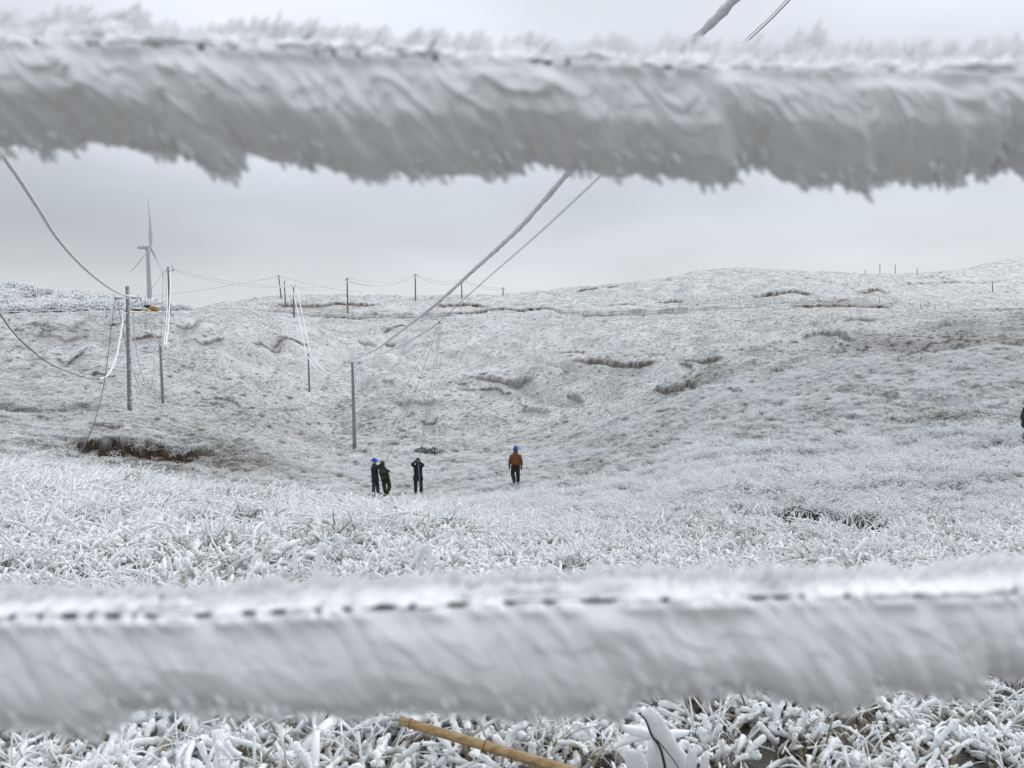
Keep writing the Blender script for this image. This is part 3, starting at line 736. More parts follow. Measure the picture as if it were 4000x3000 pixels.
VT = bpy.data.collections.new('tussocks')
M_TUS = mat_grass('brown_tussock', (0.22, 0.18, 0.13), 0.50, (0.78, 0.79, 0.80), 0.3)
for i in range(5): variant(f'v{i:02d}', M_TUS, VT, 90, 0.16, (0.12, 0.30), (0.0035, 0.0065), (25, 85), (30, 130), 6, 4, seed=400 + i)
x, y, g = ring_points(4, 15, 1.1, -300, 4300, seed=31); tA = place(x, y, g, 0.7, 1.2, 5)
x, y, g = ring_points(15, 60, 0.42, -300, 4300, seed=32); tB = place(x, y, g, 0.9, 1.4, 5)
x, y, g = ring_points(60, 140, 0.08, -300, 4300, seed=33); tC = place(x, y, g, 1.2, 2.6, 5)
scatter('brown_tussock_grass', *[np.concatenate([a, b, c]) for a, b, c in zip(tA, tB, tC)], VT, 'scattered brown grey tussocks with less rime')

# fringe of iced grass hanging over the cut banks
fp = []
for (us, le, h, w, s) in SC:
    dm = float(np.exp(le.mean()))
    if dm > 62 or us[-1] - us[0] < 300: continue
    gg = np.random.default_rng(int(us[0]) + 5000)
    span = (us[-1] - us[0]) / F * dm
    n = int(span * (16 if dm < 20 else 9 if dm < 60 else 3.5))
    uu = gg.uniform(us[0], us[-1], n)
    e = np.exp(np.interp(uu, us, le))
    k = (uu - 2000) / F
    e2 = e * (1 + 0.02 * fbm(uu / 45.0, uu * 0 + SC.index((us, le, h, w, s)) if False else uu * 0, 5, 3))
    dd = e + gg.uniform(0.0, 0.5 * h + 0.1, n)
    fp.append(np.stack([k * dd, dd, np.full(n, dm)], 1))
fp = np.concatenate(fp)
zf, _, _ = relief(fp[:, 0], fp[:, 1])
g = np.random.default_rng(77)
nfp = len(fp)
sf = np.where(fp[:, 2] < 20, 0.75, np.where(fp[:, 2] < 60, 1.35, 2.0)) * g.uniform(0.8, 1.25, nfp)
scatter('bank_fringe_grass', np.stack([fp[:, 0], fp[:, 1], zf], 1), np.stack([g.normal(0.2, 0.15, nfp), g.normal(0, 0.15, nfp), g.normal(-1.57, 0.4, nfp)], 1),
        np.stack([sf, sf, sf], 1), g.integers(4, 8, nfp), VM, 'frosted grass overhanging the edges of the eroded banks', -0.15)

# ---------------------------------------------------------------- rime crusted fence wires close to the lens
def rimed_wire(label, ypos, wire_uv, bottom_uv, top_h, gaps, seed, bulge, back, lobe=0.5):
    """wire_uv / bottom_uv: (u, v) along the wire and along the lower edge of the rime"""
    wu, wv = np.array(wire_uv, float).T
    bu, bv = np.array(bottom_uv, float).T
    S = np.arange(-0.62, 0.62, 0.0011)                       # along the wire, metres
    uS = 2000 + F * S / ypos * (1.0)
    vw = np.interp(uS, wu, wv)
    for _ in range(60): vw[1:-1] = (vw[:-2] + 2 * vw[1:-1] + vw[2:]) / 4
    zw = zrat(vw) * ypos
    low = (np.interp(uS, bu, bv) - vw) / F * ypos - 0.003            # drop of the lower edge
    rt = root('iced_fence_wire', (0, ypos, float(zw[len(zw) // 2])), label, 'fence wire', 'iced fence wires close to the camera')
    wire = np.stack([S, np.full_like(S, ypos - 0.0014), zw], 1)[::8]
    v, q, _ = tubes(wire, 0.0012, 8)
    ob('wire', mesh_np('wire', v, q), M_FWIRE, rt)
    cover = np.ones_like(S)
    gn = np.random.default_rng(seed)
    for (gu, gw) in gaps:
        s0 = (gu - 2000) / F * ypos; w_ = gw / F * ypos * gn.uniform(0.45, 1.25)
        cover *= 1 - np.exp(-((S - s0) / (0.36 * w_ + 0.0004)) ** 4)
    def sheet(sgn, length, ang, nt_, phase):
        """one wing of rime: feathers leave the wire at a slant; sgn -1 down, +1 up"""
        T = np.linspace(0, 1, nt_)
        sx = math.cos(ang)
        SS, TT = np.meshgrid(S, T, indexing='ij')
        # feather noise is constant along a feather: index by S at the wire
        def fn(a, b, s_): return fbm(SS / a, TT * b + phase, s_, 2)
        SS0 = SS
        edge = length[:, None] * (1 + 0.0 * TT)
        ln = edge * TT
        X = SS + sgn * 0 + ln * sx * 0.95
        Zoff = sgn * ln * 1.0
        # feathered relief
        amp = sstep(0.02, 0.25, TT) * (1 - 0.55 * TT) * (1.0 if sgn < 0 else 1.5)
        rel = (0.014 * fn(0.05, 1.1, seed + 1) + 0.011 * fn(0.018, 0.9, seed + 2) + 0.0042 * fn(0.0065, 1.3, seed + 3)) * amp
        # overlapping feather tips: each lobe swells towards its tip, then drops back
        for (nl, ws, am, sd_) in ((2.4, 0.030, 0.0075, 40), (4.5, 0.013, 0.0045, 44)):
            ph_ = TT * nl + 2.2 * fbm(SS / ws, TT * 0.6 + phase, seed + sd_, 2) * 2
            cell = np.floor(ph_); fr_ = ph_ - cell
            sw = np.where(fr_ < 0.8, (fr_ / 0.8) ** 1.6, 1 - sstep(0.8, 1.0, fr_))
            rel = rel + lobe * am * sw * (0.25 + vnoise(SS / ws * 1.4 + cell * 7.3, cell * 3.1, seed + sd_ + 2)) * amp * sstep(0, 0.35, TT)
        prof = pchip(*bulge[sgn], TT.ravel()).reshape(TT.shape)
        plug = (cover[:, None]) * np.exp(-(ln / (0.006 if sgn < 0 else 0.005)) ** 2) * (0.0058 + 0.006 * (fn(0.007, 3, seed + 9)))
        Y = ypos + prof - rel - plug
        Z = zw[:, None] + Zoff
        return X, Y, Z, prof
    parts = []
    jag = lambda a, s_: fbm(S / a, S * 0, s_, 2)
    lowl = low * (1 + 0.0) + 0.006 * jag(0.012, seed + 21) + 0.003 * jag(0.0035, seed + 22) + 0.004 * np.abs(jag(0.05, seed + 25))
    # shift so that the lower edge lands where it is seen (feathers slant to the right)
    sh = np.interp(S, S + low * math.cos(ANG_LOW) * 0.95, lowl)
    lowl = np.interp(S + low * math.cos(ANG_LOW) * 0.95, S, lowl)
    upl = top_h * (1 + 0.9 * jag(0.030, seed + 31)) + 0.62 * top_h * (np.clip(jag(0.008, seed + 32), -0.2, 1) + np.clip(jag(0.0032, seed + 33), -0.1, 1))
    for sgn, ln, ang, n_ in ((-1, lowl, ANG_LOW, 84), (1, upl, ANG_UP, 30)):
        X, Y, Z, prof = sheet(sgn, ln, ang, n_, 0.0 if sgn < 0 else 7.0)
        nS, nT = X.shape
        th = back[sgn]
        T = np.linspace(0, 1, nT)
        Yb = np.maximum(Y + 0.0015, ypos + th * np.sin(np.pi * (0.5 + 0.5 * T))[None, :] + prof[:, :] * 0.9 + 0.0)
        vf = np.stack([X, Y, Z], -1).reshape(-1, 3); vb = np.stack([X, Yb, Z], -1)[:, ::2].reshape(-1, 3)
        nb = X[:, ::2].shape[1]
        i = np.arange(nS * nT).reshape(nS, nT)
        qf = np.stack([i[:-1, :-1], i[1:, :-1], i[1:, 1:], i[:-1, 1:]], -1).reshape(-1, 4)
        j = np.arange(nS * nb).reshape(nS, nb)
        qb = np.stack([j[:-1, :-1], j[:-1, 1:], j[1:, 1:], j[1:, :-1]], -1).reshape(-1, 4)
        if sgn > 0: qf, qb = qf[:, ::-1], qb[:, ::-1]
        parts += [(vf, qf), (vb, qb)]
    v, q = join(parts)
    ob('rime_crust', mesh_np('rime_crust', v, q), M_RIME, rt)
    # loose feathers along both edges and over the face
    g = np.random.default_rng(seed + 50)
    paths, radii = [], []
    tt = np.array([-0.35, 0.1, 0.45, 0.8, 1.0]); rp = np.array([0.5, 0.95, 1.0, 0.6, 0.08])
    for sgn, ln, ang, num, face in ((-1, lowl, ANG_LOW, 750, False), (1, upl, ANG_UP, 500, True), (1, upl, ANG_UP, 1900, False)):
        s = g.uniform(-0.60, 0.60, num)
        t0 = g.uniform(0.06, 0.93, num) if face else 1 - g.uniform(0, 1, num) ** 2.5 * 0.25
        lnn = np.interp(s, S, ln); z0 = np.interp(s, S, zw)
        l0 = lnn * t0
        fl = g.uniform(0.008, 0.020, num) * (1 - 0.45 * t0) if face else g.uniform(0.003, 0.008, num) if sgn < 0 else g.uniform(0.005, 0.013, num)
        fl = fl * (1.0 if sgn < 0 else (0.62 if face else 1.15) * (0.35 + 0.65 * top_h / 0.0165))
        prof = pchip(*bulge[sgn], t0)
        b0 = np.stack([s + l0 * math.cos(ang) * 0.95, ypos + prof + (0.0012 if face else 0.0) + g.uniform(-0.002, 0.003, num), z0 + sgn * l0], 1)
        a_ = ang + g.normal(0, 0.10 if face else 0.2, num) + 0.5 * fbm(s / 0.03, s * 0, seed + 70, 2)
        dr = np.stack([np.cos(a_) * 0.95, g.normal(-0.12 if face else 0.05, 0.06, num) * (1.0 if sgn < 0 else 0.5), sgn * np.sin(a_) * 1.15], 1)
        dr /= np.linalg.norm(dr, axis=1, keepdims=True)
        paths.append(b0[:, None, :] + dr[:, None, :] * (fl[:, None] * tt[None, :])[..., None])
        radii.append((fl * (g.uniform(0.12, 0.22, num) if face else g.uniform(0.16, 0.32, num) * (1 if sgn < 0 else 0.6)))[:, None] * rp[None, :])
    v, q, _ = tubes(np.concatenate(paths), np.concatenate(radii), 6)
    ob('rime_feathers', mesh_np('rime_feathers', v, q), M_RIME, rt)
    return rt


ANG_LOW, ANG_UP = math.radians(52), math.radians(46)
BULGE_U = {-1: ([0, .05, .25, .5, .75, 1], [0, -.003, -.008, -.006, .008, .030]), 1: ([0, .15, .5, 1], [0, .001, .010, .028])}
BULGE_L = {-1: ([0, .05, .25, .5, .75, 1], [0, -.004, -.007, -.008, -.004, .008]), 1: ([0, .15, .5, 1], [0, .002, .007, .013])}
BACK = {-1: 0.030, 1: 0.016}
rimed_wire('upper fence wire buried in feathery white rime across the top of the view', 0.50,
           [(-2000, 110), (0, 160), (820, 193), (1700, 232), (2600, 266), (3600, 290), (4000, 300), (6000, 350)],
           [(-1800, 520), (-500, 560), (0, 530), (100, 572), (200, 540), (290, 520), (400, 548), (560, 552), (640, 580), (730, 640), (810, 655), (900, 610), (965, 565), (1050, 610), (1200, 615), (1330, 668), (1450, 688), (1540, 640), (1600, 690), (1700, 668), (1850, 660), (2000, 640), (2100, 600), (2240, 640), (2400, 655), (2560, 655), (2740, 690), (2900, 690), (2960, 640), (3050, 615), (3180, 712), (3300, 690), (3430, 730), (3490, 675), (3700, 680), (3850, 668), (4000, 615), (4300, 680), (6000, 700)],
           0.0175, [(75, 18), (195, 26), (395, 20), (425, 18), (820, 30), (1255, 14), (1320, 24), (1412, 24), (1705, 40), (2132, 52), (2207, 22), (2590, 50), (3048, 14), (3125, 30), (3560, 14)], 41, BULGE_U, BACK)
rimed_wire('lower fence wire with dark gaps along its white rime crust at the bottom', 0.42,
           [(-2000, 2430), (0, 2407), (700, 2402), (1500, 2370), (2000, 2350), (2600, 2338), (3300, 2324), (4000, 2306), (6000, 2270)],
           [(-1800, 2900), (-500, 2930), (0, 2890), (120, 2915), (240, 2965), (400, 2890), (560, 2850), (800, 2830), (1000, 2860), (1120, 2830), (1300, 2870), (1500, 2835), (1580, 2825), (1850, 2840), (2000, 2865), (2250, 2840), (2400, 2870), (2600, 2790), (2800, 2800), (2900, 2755), (3050, 2765), (3200, 2810), (3300, 2850), (3420, 2800), (3550, 2725), (3700, 2760), (3850, 2780), (4000, 2690), (4400, 2760), (6000, 2760)],
           0.008, [(15, 60), (125, 40), (240, 95), (325, 30), (415, 110), (500, 30), (568, 50), (770, 120), (955, 100), (1075, 90), (1230, 40), (1345, 50), (1490, 130), (1600, 50), (1780, 130), (1990, 90), (2145, 80), (2340, 190), (2605, 60), (2975, 90), (3060, 90), (3145, 40), (3320, 50), (3390, 60), (3605, 140), (3920, 30), (3980, 60)], 83, BULGE_L, BACK, 0.18)

# ---------------------------------------------------------------- power line poles and wires
def lumpy(n, base, amp, seed, per=3.0):
    s = np.arange(n)
    return base * (1 + amp * (fbm(s / per, s * 0, seed, 3) * 2.0))


def cable_mesh(name, pts, r, step, lump=0.25, sides=8, seed=0):
    p = np.asarray(pts, float)
    ln = np.linalg.norm(np.diff(p, axis=0), axis=1).sum()
    n = max(12, int(ln / step))
    p = resample(p, n)
    rr = lumpy(n, r, lump, seed) if np.isscalar(r) else np.interp(np.linspace(0, 1, n), np.linspace(0, 1, len(r)), r) * lumpy(n, 1, lump, seed)
    v, q, _ = tubes(p, rr, sides)
    if lump > 0:      # rime hangs unevenly round the wire
        k = np.arange(len(v))
        j = fbm((k // sides) / 2.0, (k % sides) * 1.7, seed + 5, 2)[:, None]
        c = np.repeat(p, sides, axis=0)
        v = c + (v - c) * (1 + 1.1 * lump * 2 * j)
    return mesh_np(name, v, q)


def plan(a, b, uvs):
    """wire in the vertical plane x = a + b*y: distance follows from the bearing"""
    o = []
    for (u, v) in uvs:
        k = P(u, v, 1.0)[0]
        o.append(P(u, v, a / (k - b)))
    return np.array(o)


def pole(name, label, u, v, d, ut, vt, r0, r1, arm=None, mat=M_CONC, group=None, tip=0.0, rime=False, stays=True, ins=(), dim=None):
    """arm: (v of the crossarm, u left, u right, brace v) in the photograph at the pole's distance"""
    b = P(u, v, d); b[2] = gz(b[0], b[1]) - 0.25
    t = P(ut, vt, d)
    rt = root(name, (b[0], b[1], b[2] + 0.25), label, 'pole', group)
    ax = t - b
    rd = rod(b, t, r0, r1, 14, 8)
    ob('shaft', mesh_np('shaft', *rd), mat, rt)
    at = lambda vv: b + ax * ((P(u, vv, d)[2] - b[2]) / (t[2] - b[2]))
    if arm:
        va, ul, ur, vb = arm
        c = at(va); w = max(0.05, 0.55 * r1)
        yo = -(r1 + w * 0.5 + 0.004)
        l_, r_ = P(ul, va, d), P(ur, va, d)
        l_[1] += yo; r_[1] += yo
        ob('crossarm', mesh_np('crossarm', *bar(l_, r_, w * 1.4, w * 1.6), smooth=False), M_STEELF, rt)
        if vb:
            cb = at(vb); cb[1] += yo
            for e in (l_, r_):
                m = e + (cb - e) * 0.0; m[0] = e[0] * 0.86 + cb[0] * 0.14; m[2] -= w * 0.9
                ob('brace', mesh_np('brace', *bar(m, cb, w * 0.7, w * 0.9), smooth=False), M_STEELF, rt)
        for e, sgn in ((l_, 1), (r_, -1)):
            e = e.copy(); e[0] += sgn * w; e[2] += w * 0.8
            prof = np.array([[0, .045], [.05, .06], [.09, .045], [.13, .085], [.17, .05], [.21, .075], [.27, .03], [.28, .001]])
            h = e + prof[:, :1] * np.array([[0, 0, 1.0]]) * (1.4 if d < 150 else 2.0)
            vv, qq, _ = tubes(h, prof[:, 1] * (1.3 if d < 150 else 2.2), 8)
            ob('insulator', mesh_np('insulator', vv, qq), M_ICEW, rt)
    if rime:
        # rime flag built up on the windward side of the shaft
        g = np.random.default_rng(int(u))
        num = 900
        s = g.uniform(0, 1, num)
        p0 = b + ax * s[:, None]; rr = r0 + (r1 - r0) * s
        an = g.normal(-0.05, 0.42, num)
        dr = np.stack([np.cos(an), np.sin(an), g.uniform(-0.25, 0.25, num)], 1)
        l0 = g.uniform(0.03, 0.11, num)
        tt = np.array([-.2, .3, .8, 1.0])
        pp = (p0 + dr * (rr * 0.9)[:, None])[:, None, :] + dr[:, None, :] * (l0[:, None] * tt)[..., None]
        vv, qq, _ = tubes(pp, (l0 * 0.42)[:, None] * np.array([1, 1, .7, .1]), 5)
        ob('rime_flag', mesh_np('rime_flag', vv, qq), M_ICEW, rt)
    return rt, at


GP = 'utility poles crossing the valley and hills'
pole('utility_pole', 'thick grey pole with braced crossarm at far left, rime down one side', 508, 1592, 60, 497, 1118, 0.20, 0.135, (1166, 449, 549, 1225), group=GP, rime=True)
pole('utility_pole', 'thinner grey pole with braced crossarm just right of the thick left pole', 637, 1586, 84, 625, 1334, 0.17, 0.11, (1359, 602, 652, 1384), group=GP)
pole('utility_pole', 'pole cluttered with iced fittings near the wind turbine blade tip', 664, 1222, 140, 656, 1042, 0.21, 0.15, (1056, 637, 684, 1068), mat=M_CONCF, group=GP)
pole('utility_pole', 'tall grey pole standing behind the three rope pullers, T shaped top', 1386, 1762, 74, 1376, 1413, 0.19, 0.12, (1415, 1343, 1404, None), group=GP)
pole('utility_pole', 'slim pole halfway up the slope left of the tall valley pole', 1209, 1549, 128, 1204, 1380, 0.17, 0.11, (1382, 1196, 1214, None), mat=M_CONCF, group=GP)
pole('utility_pole', 'pole on the hill shoulder where two sagging white wires begin', 1149, 1240, 190, 1146, 1114, 0.24, 0.16, (1117, 1135, 1157, 1124), mat=M_CONCF, group=GP)
pole('utility_pole', 'leaning skyline pole, leftmost of the ridge poles', 1099, 1146, 258, 1088, 1075, 0.25, 0.17, (1077, 1082, 1095, None), mat=M_CONCF, group=GP)
pole('utility_pole', 'short T topped pole beside the leaning skyline pole', 1115, 1182, 232, 1111, 1099, 0.23, 0.15, (1098, 1102, 1121, None), mat=M_CONCF, group=GP)
pole('utility_pole', 'ridge pole with Y braced crossarm between two sagging spans', 1358, 1194, 225, 1356, 1083, 0.27, 0.18, (1093, 1347, 1366, 1107), mat=M_CONCF, group=GP)
pole('utility_pole', 'skyline pole with Y braced crossarm left of the thick diagonal cable', 1623, 1158, 275, 1622, 1070, 0.29, 0.2, (1077, 1613, 1631, 1088), mat=M_CONCF, group=GP)
pole('utility_pole', 'skyline pole cut across by the thick diagonal cable', 1804, 1160, 300, 1803, 1090, 0.28, 0.2, (1096, 1795, 1811, None), mat=M_CONCF, group=GP)
pole('utility_pole', 'small pole sunk behind the ridge at the end of the line', 1965, 1150, 330, 1965, 1122, 0.26, 0.24, (1128, 1958, 1973, 1138), mat=M_CONCF, group=GP)
for (u, v, d, vt, hw, lab) in (
        (3337, 1074, 640, 1061, 3, 'tiny far pole, leftmost above the right hand saddle'),
        (3380, 1078, 610, 1052, 3, 'short far pole, second from left above the saddle'),
        (3437, 1080, 560, 1031, 4, 'tall skyline pole, left of the pair on the right hand saddle'),
        (3497, 1078, 540, 1034, 4, 'tall skyline pole, right of the pair on the right hand saddle'),
        (3582, 1102, 500, 1048, 3, 'far pole at the foot of the right hand hill'),
        (3643, 1136, 430, 1104, 0, 'short bare pole below the bend of the far track'),
        (3754, 1150, 400, 1121, 0, 'short bare pole midway between two others on the right slope'),
        (3877, 1160, 390, 1105, 0, 'tall bare pole farthest right on the snowy slope')):
    pole('utility_pole', lab, u, v, d, u, vt, 0.27, 0.2, (vt + 4, u - hw, u + hw, None) if hw else None, mat=M_CONCF, group=GP)

def wire(name, label, parts, cat='cable', group=None):
    """parts: (part name, points, radius, step, lump, material)"""
    if len(parts) == 1:
        nm, pts, r, st, lu, m = parts[0]
        return ob(name, cable_mesh(name, pts, r, st, lu, 8 if lu else 6, len(label) * 7), m, None, label, cat, group)
    p0 = np.asarray(parts[0][1][0], float)
    rt = root(name, p0, label, cat, group)
    for k, (nm, pts, r, st, lu, m) in enumerate(parts):
        ob(nm, cable_mesh(nm, pts, r, st, lu, 8 if lu else 6, len(label) * 7 + k), m, rt)
    return rt


def ext(pts, far):
    """carry a span on past the frame, towards the pole behind the photographer"""
    return np.vstack([[np.asarray(f, float) for f in far], pts])


A_uv = [(2865, 0), (2720, 148), (2500, 378), (2250, 640), (2050, 868), (1950, 965), (1850, 1055), (1700, 1190), (1550, 1305), (1450, 1375), (1346, 1412)]
A = plan(6.37, -0.293, A_uv)
dA = (A[0] - A[1]) / np.linalg.norm(A[0] - A[1])
A = ext(A, [A[0] + dA * 14 + np.array([0, 0, 1.6]), A[0] + dA * 5 + np.array([0, 0, 0.25])])
wire('power_cable', 'thick rime covered cable sweeping diagonally down to the valley pole', [('iced', A, 0.066, 0.09, 0.24, M_ICE)])
B_hi = plan(7.5, -0.293, [(3085, 0), (2930, 152), (2650, 400), (2380, 658), (2120, 900), (1900, 1092), (1800, 1180), (1760, 1218), (1716, 1257)])
dB = (B_hi[0] - B_hi[1]) / np.linalg.norm(B_hi[0] - B_hi[1])
B_hi = ext(B_hi, [B_hi[0] + dB * 14 + np.array([0, 0, 1.6]), B_hi[0] + dB * 5 + np.array([0, 0, 0.25])])
B_mid = plan(7.5, -0.293, [(1716, 1257), (1680, 1285), (1640, 1308)])
B_lo = plan(7.5, -0.293, [(1640, 1308), (1570, 1345), (1500, 1378), (1450, 1400), (1401, 1412)])
JUN = B_mid[0]
rtB = wire('power_cable', 'thin bare cable right of the thick one, iced only near the valley pole', [('bare_stretch', B_hi, 0.010, 0.5, 0.0, M_WIREG), ('half_iced_stretch', B_mid, 0.045, 0.1, 0.3, M_ICE), ('iced_stretch', B_lo, 0.06, 0.12, 0.25, M_ICEW)])
# a second strand beside the bare stretch (pulling line thrown over it)
B2 = plan(7.42, -0.293, [(3072, 0), (2915, 152), (2638, 400), (2371, 658), (2113, 900), (1896, 1092), (1799, 1180), (1719, 1256)])
B2 = ext(B2, [B2[0] + dB * 14 + np.array([0, 0, 1.6]), B2[0] + dB * 5 + np.array([0, 0, 0.25])])
wire('pulling_line', 'fine line running close along the bare thin cable', [('line', B2, 0.006, 0.5, 0.0, M_WIREG)], 'line')
# ropes from the wire to the people
HAND_L = P(1500, 1822, 36.0); HAND_M = P(1634, 1797, 36.2)
def hang(a, b, sag, n=9):
    t = np.linspace(0, 1, n)[:, None]
    p = a + (b - a) * t; p[:, 2] -= (4 * sag * t * (1 - t))[:, 0]
    return p
wire('rope', 'rope from the thin cable to the raised hands of the blue helmet man', [('rope', hang(JUN, HAND_L, 0.30), 0.011, 0.3, 0.0, M_ROPE)], 'rope')
gr = P(1641, 1905, 36.0)
wire('rope', 'rope from the thin cable through the hands of the man in the long dark coat', [('rope', np.vstack([hang(JUN + [0.05, 0, 0], HAND_M, 0.25)[:-1], HAND_M, P(1636, 1830, 35.75), P(1638, 1870, 35.7), gr]), 0.011, 0.3, 0.0, M_ROPE)], 'rope')
wire('rope', 'second rope strand beside the one held by the man in the long coat', [('rope', hang(JUN + [0.12, 0, -0.05], HAND_M + [0.08, 0.02, 0.1], 0.55), 0.009, 0.3, 0.0, M_ROPE)], 'rope')
wire('rope', 'loose rope strand beside the one held by the blue helmet man', [('rope', hang(JUN + [0.02, 0.0, -0.03], HAND_L + [0.35, 0.1, 2.6], 0.1), 0.008, 0.3, 0.0, M_ROPE)], 'rope')

# left line
C = plan(-7.3, -0.364, [(0, 590), (70, 692), (150, 815), (220, 925), (300, 1018), (380, 1090), (450, 1138), (500, 1156), (547, 1160)])
dC = (C[0] - C[1]) / np.linalg.norm(C[0] - C[1])
C = ext(C, [C[0] + dC * 16 + np.array([0, 0, 1.8]), C[0] + dC * 6 + np.array([0, 0, 0.3])])
wire('power_cable', 'thick iced cable curving from upper left down to the left pole', [('iced', C, 0.075, 0.3, 0.0, M_ICE)])
Dp = plan(-8.4, -0.364, [(0, 1226), (60, 1308), (120, 1365), (190, 1418), (280, 1458), (345, 1478), (385, 1481)])
dD = (Dp[0] - Dp[1]) / np.linalg.norm(Dp[0] - Dp[1])
Dp = ext(Dp, [Dp[0] + dD * 14 + np.array([0, 0, 2.0]), Dp[0] + dD * 5 + np.array([0, 0, 0.35])])
D2 = plan(-8.4, -0.364, [(385, 1481), (412, 1473), (435, 1443), (455, 1390), (472, 1300), (484, 1220), (492, 1162)])
wire('power_cable', 'slack cable drooping low at left, dark then white with ice', [('bare_stretch', Dp, 0.021, 0.4, 0.0, M_WIRE), ('iced_stretch', D2, 0.065, 0.12, 0.15, M_ICEW)])
def to_ground(u, v, dmin):
    d = hit(u, v, dmin); p = P(u, v, d); p[2] = gz(p[0], p[1]) - 0.1
    return p
wire('stay_wire', 'long dark stay wire from the left pole crossarm down to the near grass', [('stay', np.array([P(450, 1160, 59.8), P(430, 1320, 55), P(408, 1490, 49), P(378, 1620, 42), P(341, 1717, 34), to_ground(273, 1823, 18)]), 0.024, 0.5, 0.0, M_WIRE)], 'stay wire')
wire('stay_wire', 'stay wire passing behind the thick left pole to the slope', [('stay', np.array([P(456, 1168, 60.3), P(476, 1265, 62), P(494, 1360, 65), P(520, 1450, 68), to_ground(550, 1522, 55)]), 0.03, 0.4, 0.0, M_WIREG)], 'stay wire')
wire('stay_wire', 'iced stay wire right of the thick left pole', [('stay', np.array([P(519, 1225, 60), P(527, 1330, 63), P(545, 1430, 67), P(565, 1490, 70), to_ground(588, 1542, 60)]), 0.045, 0.2, 0.2, M_ICE)], 'stay wire')
wire('power_cable', 'pale iced cable linking the two braced poles at left', [('iced', np.array([P(548, 1166, 60), P(565, 1215, 65), P(585, 1272, 71), P(605, 1318, 77), P(634, 1356, 84)]), 0.07, 0.15, 0.12, M_ICE)])
wire('power_cable', 'bright white iced strand hanging beside the pole near the turbine', [('iced', np.array([P(665, 1058, 140), P(665, 1120, 132), P(662, 1200, 121), P(657, 1285, 104), P(651, 1325, 93), P(648, 1352, 84)]), 0.085, 0.25, 0.18, M_ICEW)])
wire('power_cable', 'thin white strand between the turbine side pole and the braced pole below', [('iced', np.array([P(652, 1060, 140), P(653, 1180, 120), P(648, 1280, 102), P(640, 1352, 84)]), 0.05, 0.25, 0.2, M_ICEW)])
wire('stay_wire', 'dark stay wire left of the turbine side pole', [('stay', np.array([P(637, 1062, 140), P(636, 1130, 135), P(632, 1240, 126), to_ground(625, 1322, 100)]), 0.05, 0.4, 0.0, M_WIREG)], 'stay wire')
wire('stay_wire', 'fine stay wire hugging the left of the turbine side pole', [('stay', np.array([P(649, 1060, 140), P(649, 1160, 133), P(647, 1250, 122), to_ground(645, 1300, 100)]), 0.04, 0.4, 0.0, M_WIREG)], 'stay wire')
wire('slack_wire', 'faint slack wire trailing left from the pole near the turbine', [('wire', np.array([P(637, 1062, 140), P(618, 1094, 150), P(590, 1130, 165), P(563, 1165, 180)]), 0.035, 0.6, 0.0, M_WIREG)], 'wire')
wire('stay_wire', 'short thin stay left of the slim braced pole', [('stay', np.array([P(602, 1362, 84), P(600, 1430, 82), P(597, 1480, 80), to_ground(590, 1512, 65)]), 0.02, 0.4, 0.0, M_WIREG)], 'stay wire')

# ridge line conductors
def spans(nodes, sag):
    o = []
    for (a, b) in zip(nodes[:-1], nodes[1:]):
        t = np.linspace(0, 1, 12, endpoint=False)[:, None]
        p = a + (b - a) * t; p[:, 2] -= (4 * sag * t * (1 - t))[:, 0]
        o.append(p)
    return np.vstack(o + [nodes[-1][None]])


def spanuv(nodes):
    """nodes: (u, v, d, sag in px of the span that follows)"""
    o = []
    for (a, b) in zip(nodes[:-1], nodes[1:]):
        for t in np.linspace(0, 1, 12, endpoint=False):
            d = a[2] + (b[2] - a[2]) * t
            o.append(P(a[0] + (b[0] - a[0]) * t, a[1] + (b[1] - a[1]) * t + 4 * a[3] * t * (1 - t), d))
    o.append(P(*nodes[-1][:3]))
    return np.array(o)


wire('power_cable', 'upper iced wire strung along the ridge poles', [('iced', spanuv([(672, 1042, 140, 22), (1148, 1115, 190, 19), (1356, 1083, 225, 24), (1622, 1069, 275, 19), (1803, 1090, 300, 11), (1965, 1124, 330, 0)]), 0.12, 0.6, 0.1, M_ICE)])
wire('power_cable', 'lower iced wire strung along the ridge poles', [('iced', spanuv([(676, 1050, 140, 26), (1154, 1119, 189, 22), (1364, 1096, 224, 27), (1629, 1079, 274, 22), (1809, 1098, 299, 13), (1971, 1130, 329, 0)]), 0.12, 0.6, 0.1, M_ICE)])
wire('power_cable', 'middle iced wire strung between the two Y braced ridge poles', [('iced', spanuv([(1349, 1097, 226, 26), (1615, 1080, 276, 0)]), 0.10, 0.6, 0.1, M_ICE)])
wire('power_cable', 'left white iced wire plunging from the hill shoulder pole to the valley pole', [('iced', np.vstack([spanuv([(1139, 1118, 190, -8), (1196, 1383, 128, 0)])[:-1], spanuv([(1196, 1383, 128, 62), (1344, 1416, 74, 0)])]), 0.085, 0.3, 0.16, M_ICEW)])
wire('power_cable', 'right white iced wire plunging from the hill shoulder pole to the valley pole', [('iced', np.vstack([spanuv([(1156, 1118, 190, -6), (1213, 1383, 128, 0)])[:-1], spanuv([(1213, 1383, 128, 68), (1402, 1417, 74, 0)])]), 0.085, 0.3, 0.16, M_ICEW)])
wire('power_cable', 'faint far wire arriving from the left at the leaning skyline pole', [('wire', spanuv([(560, 1160, 330, 8), (1084, 1080, 258, 0)]), 0.05, 2.0, 0.0, M_WIREG)])
wire('power_cable', 'faint far wire leaving the leaning skyline pole to the right', [('wire', spanuv([(1094, 1078, 258, 10), (1420, 1142, 300, 0)]), 0.045, 2.0, 0.0, M_WIREG)])

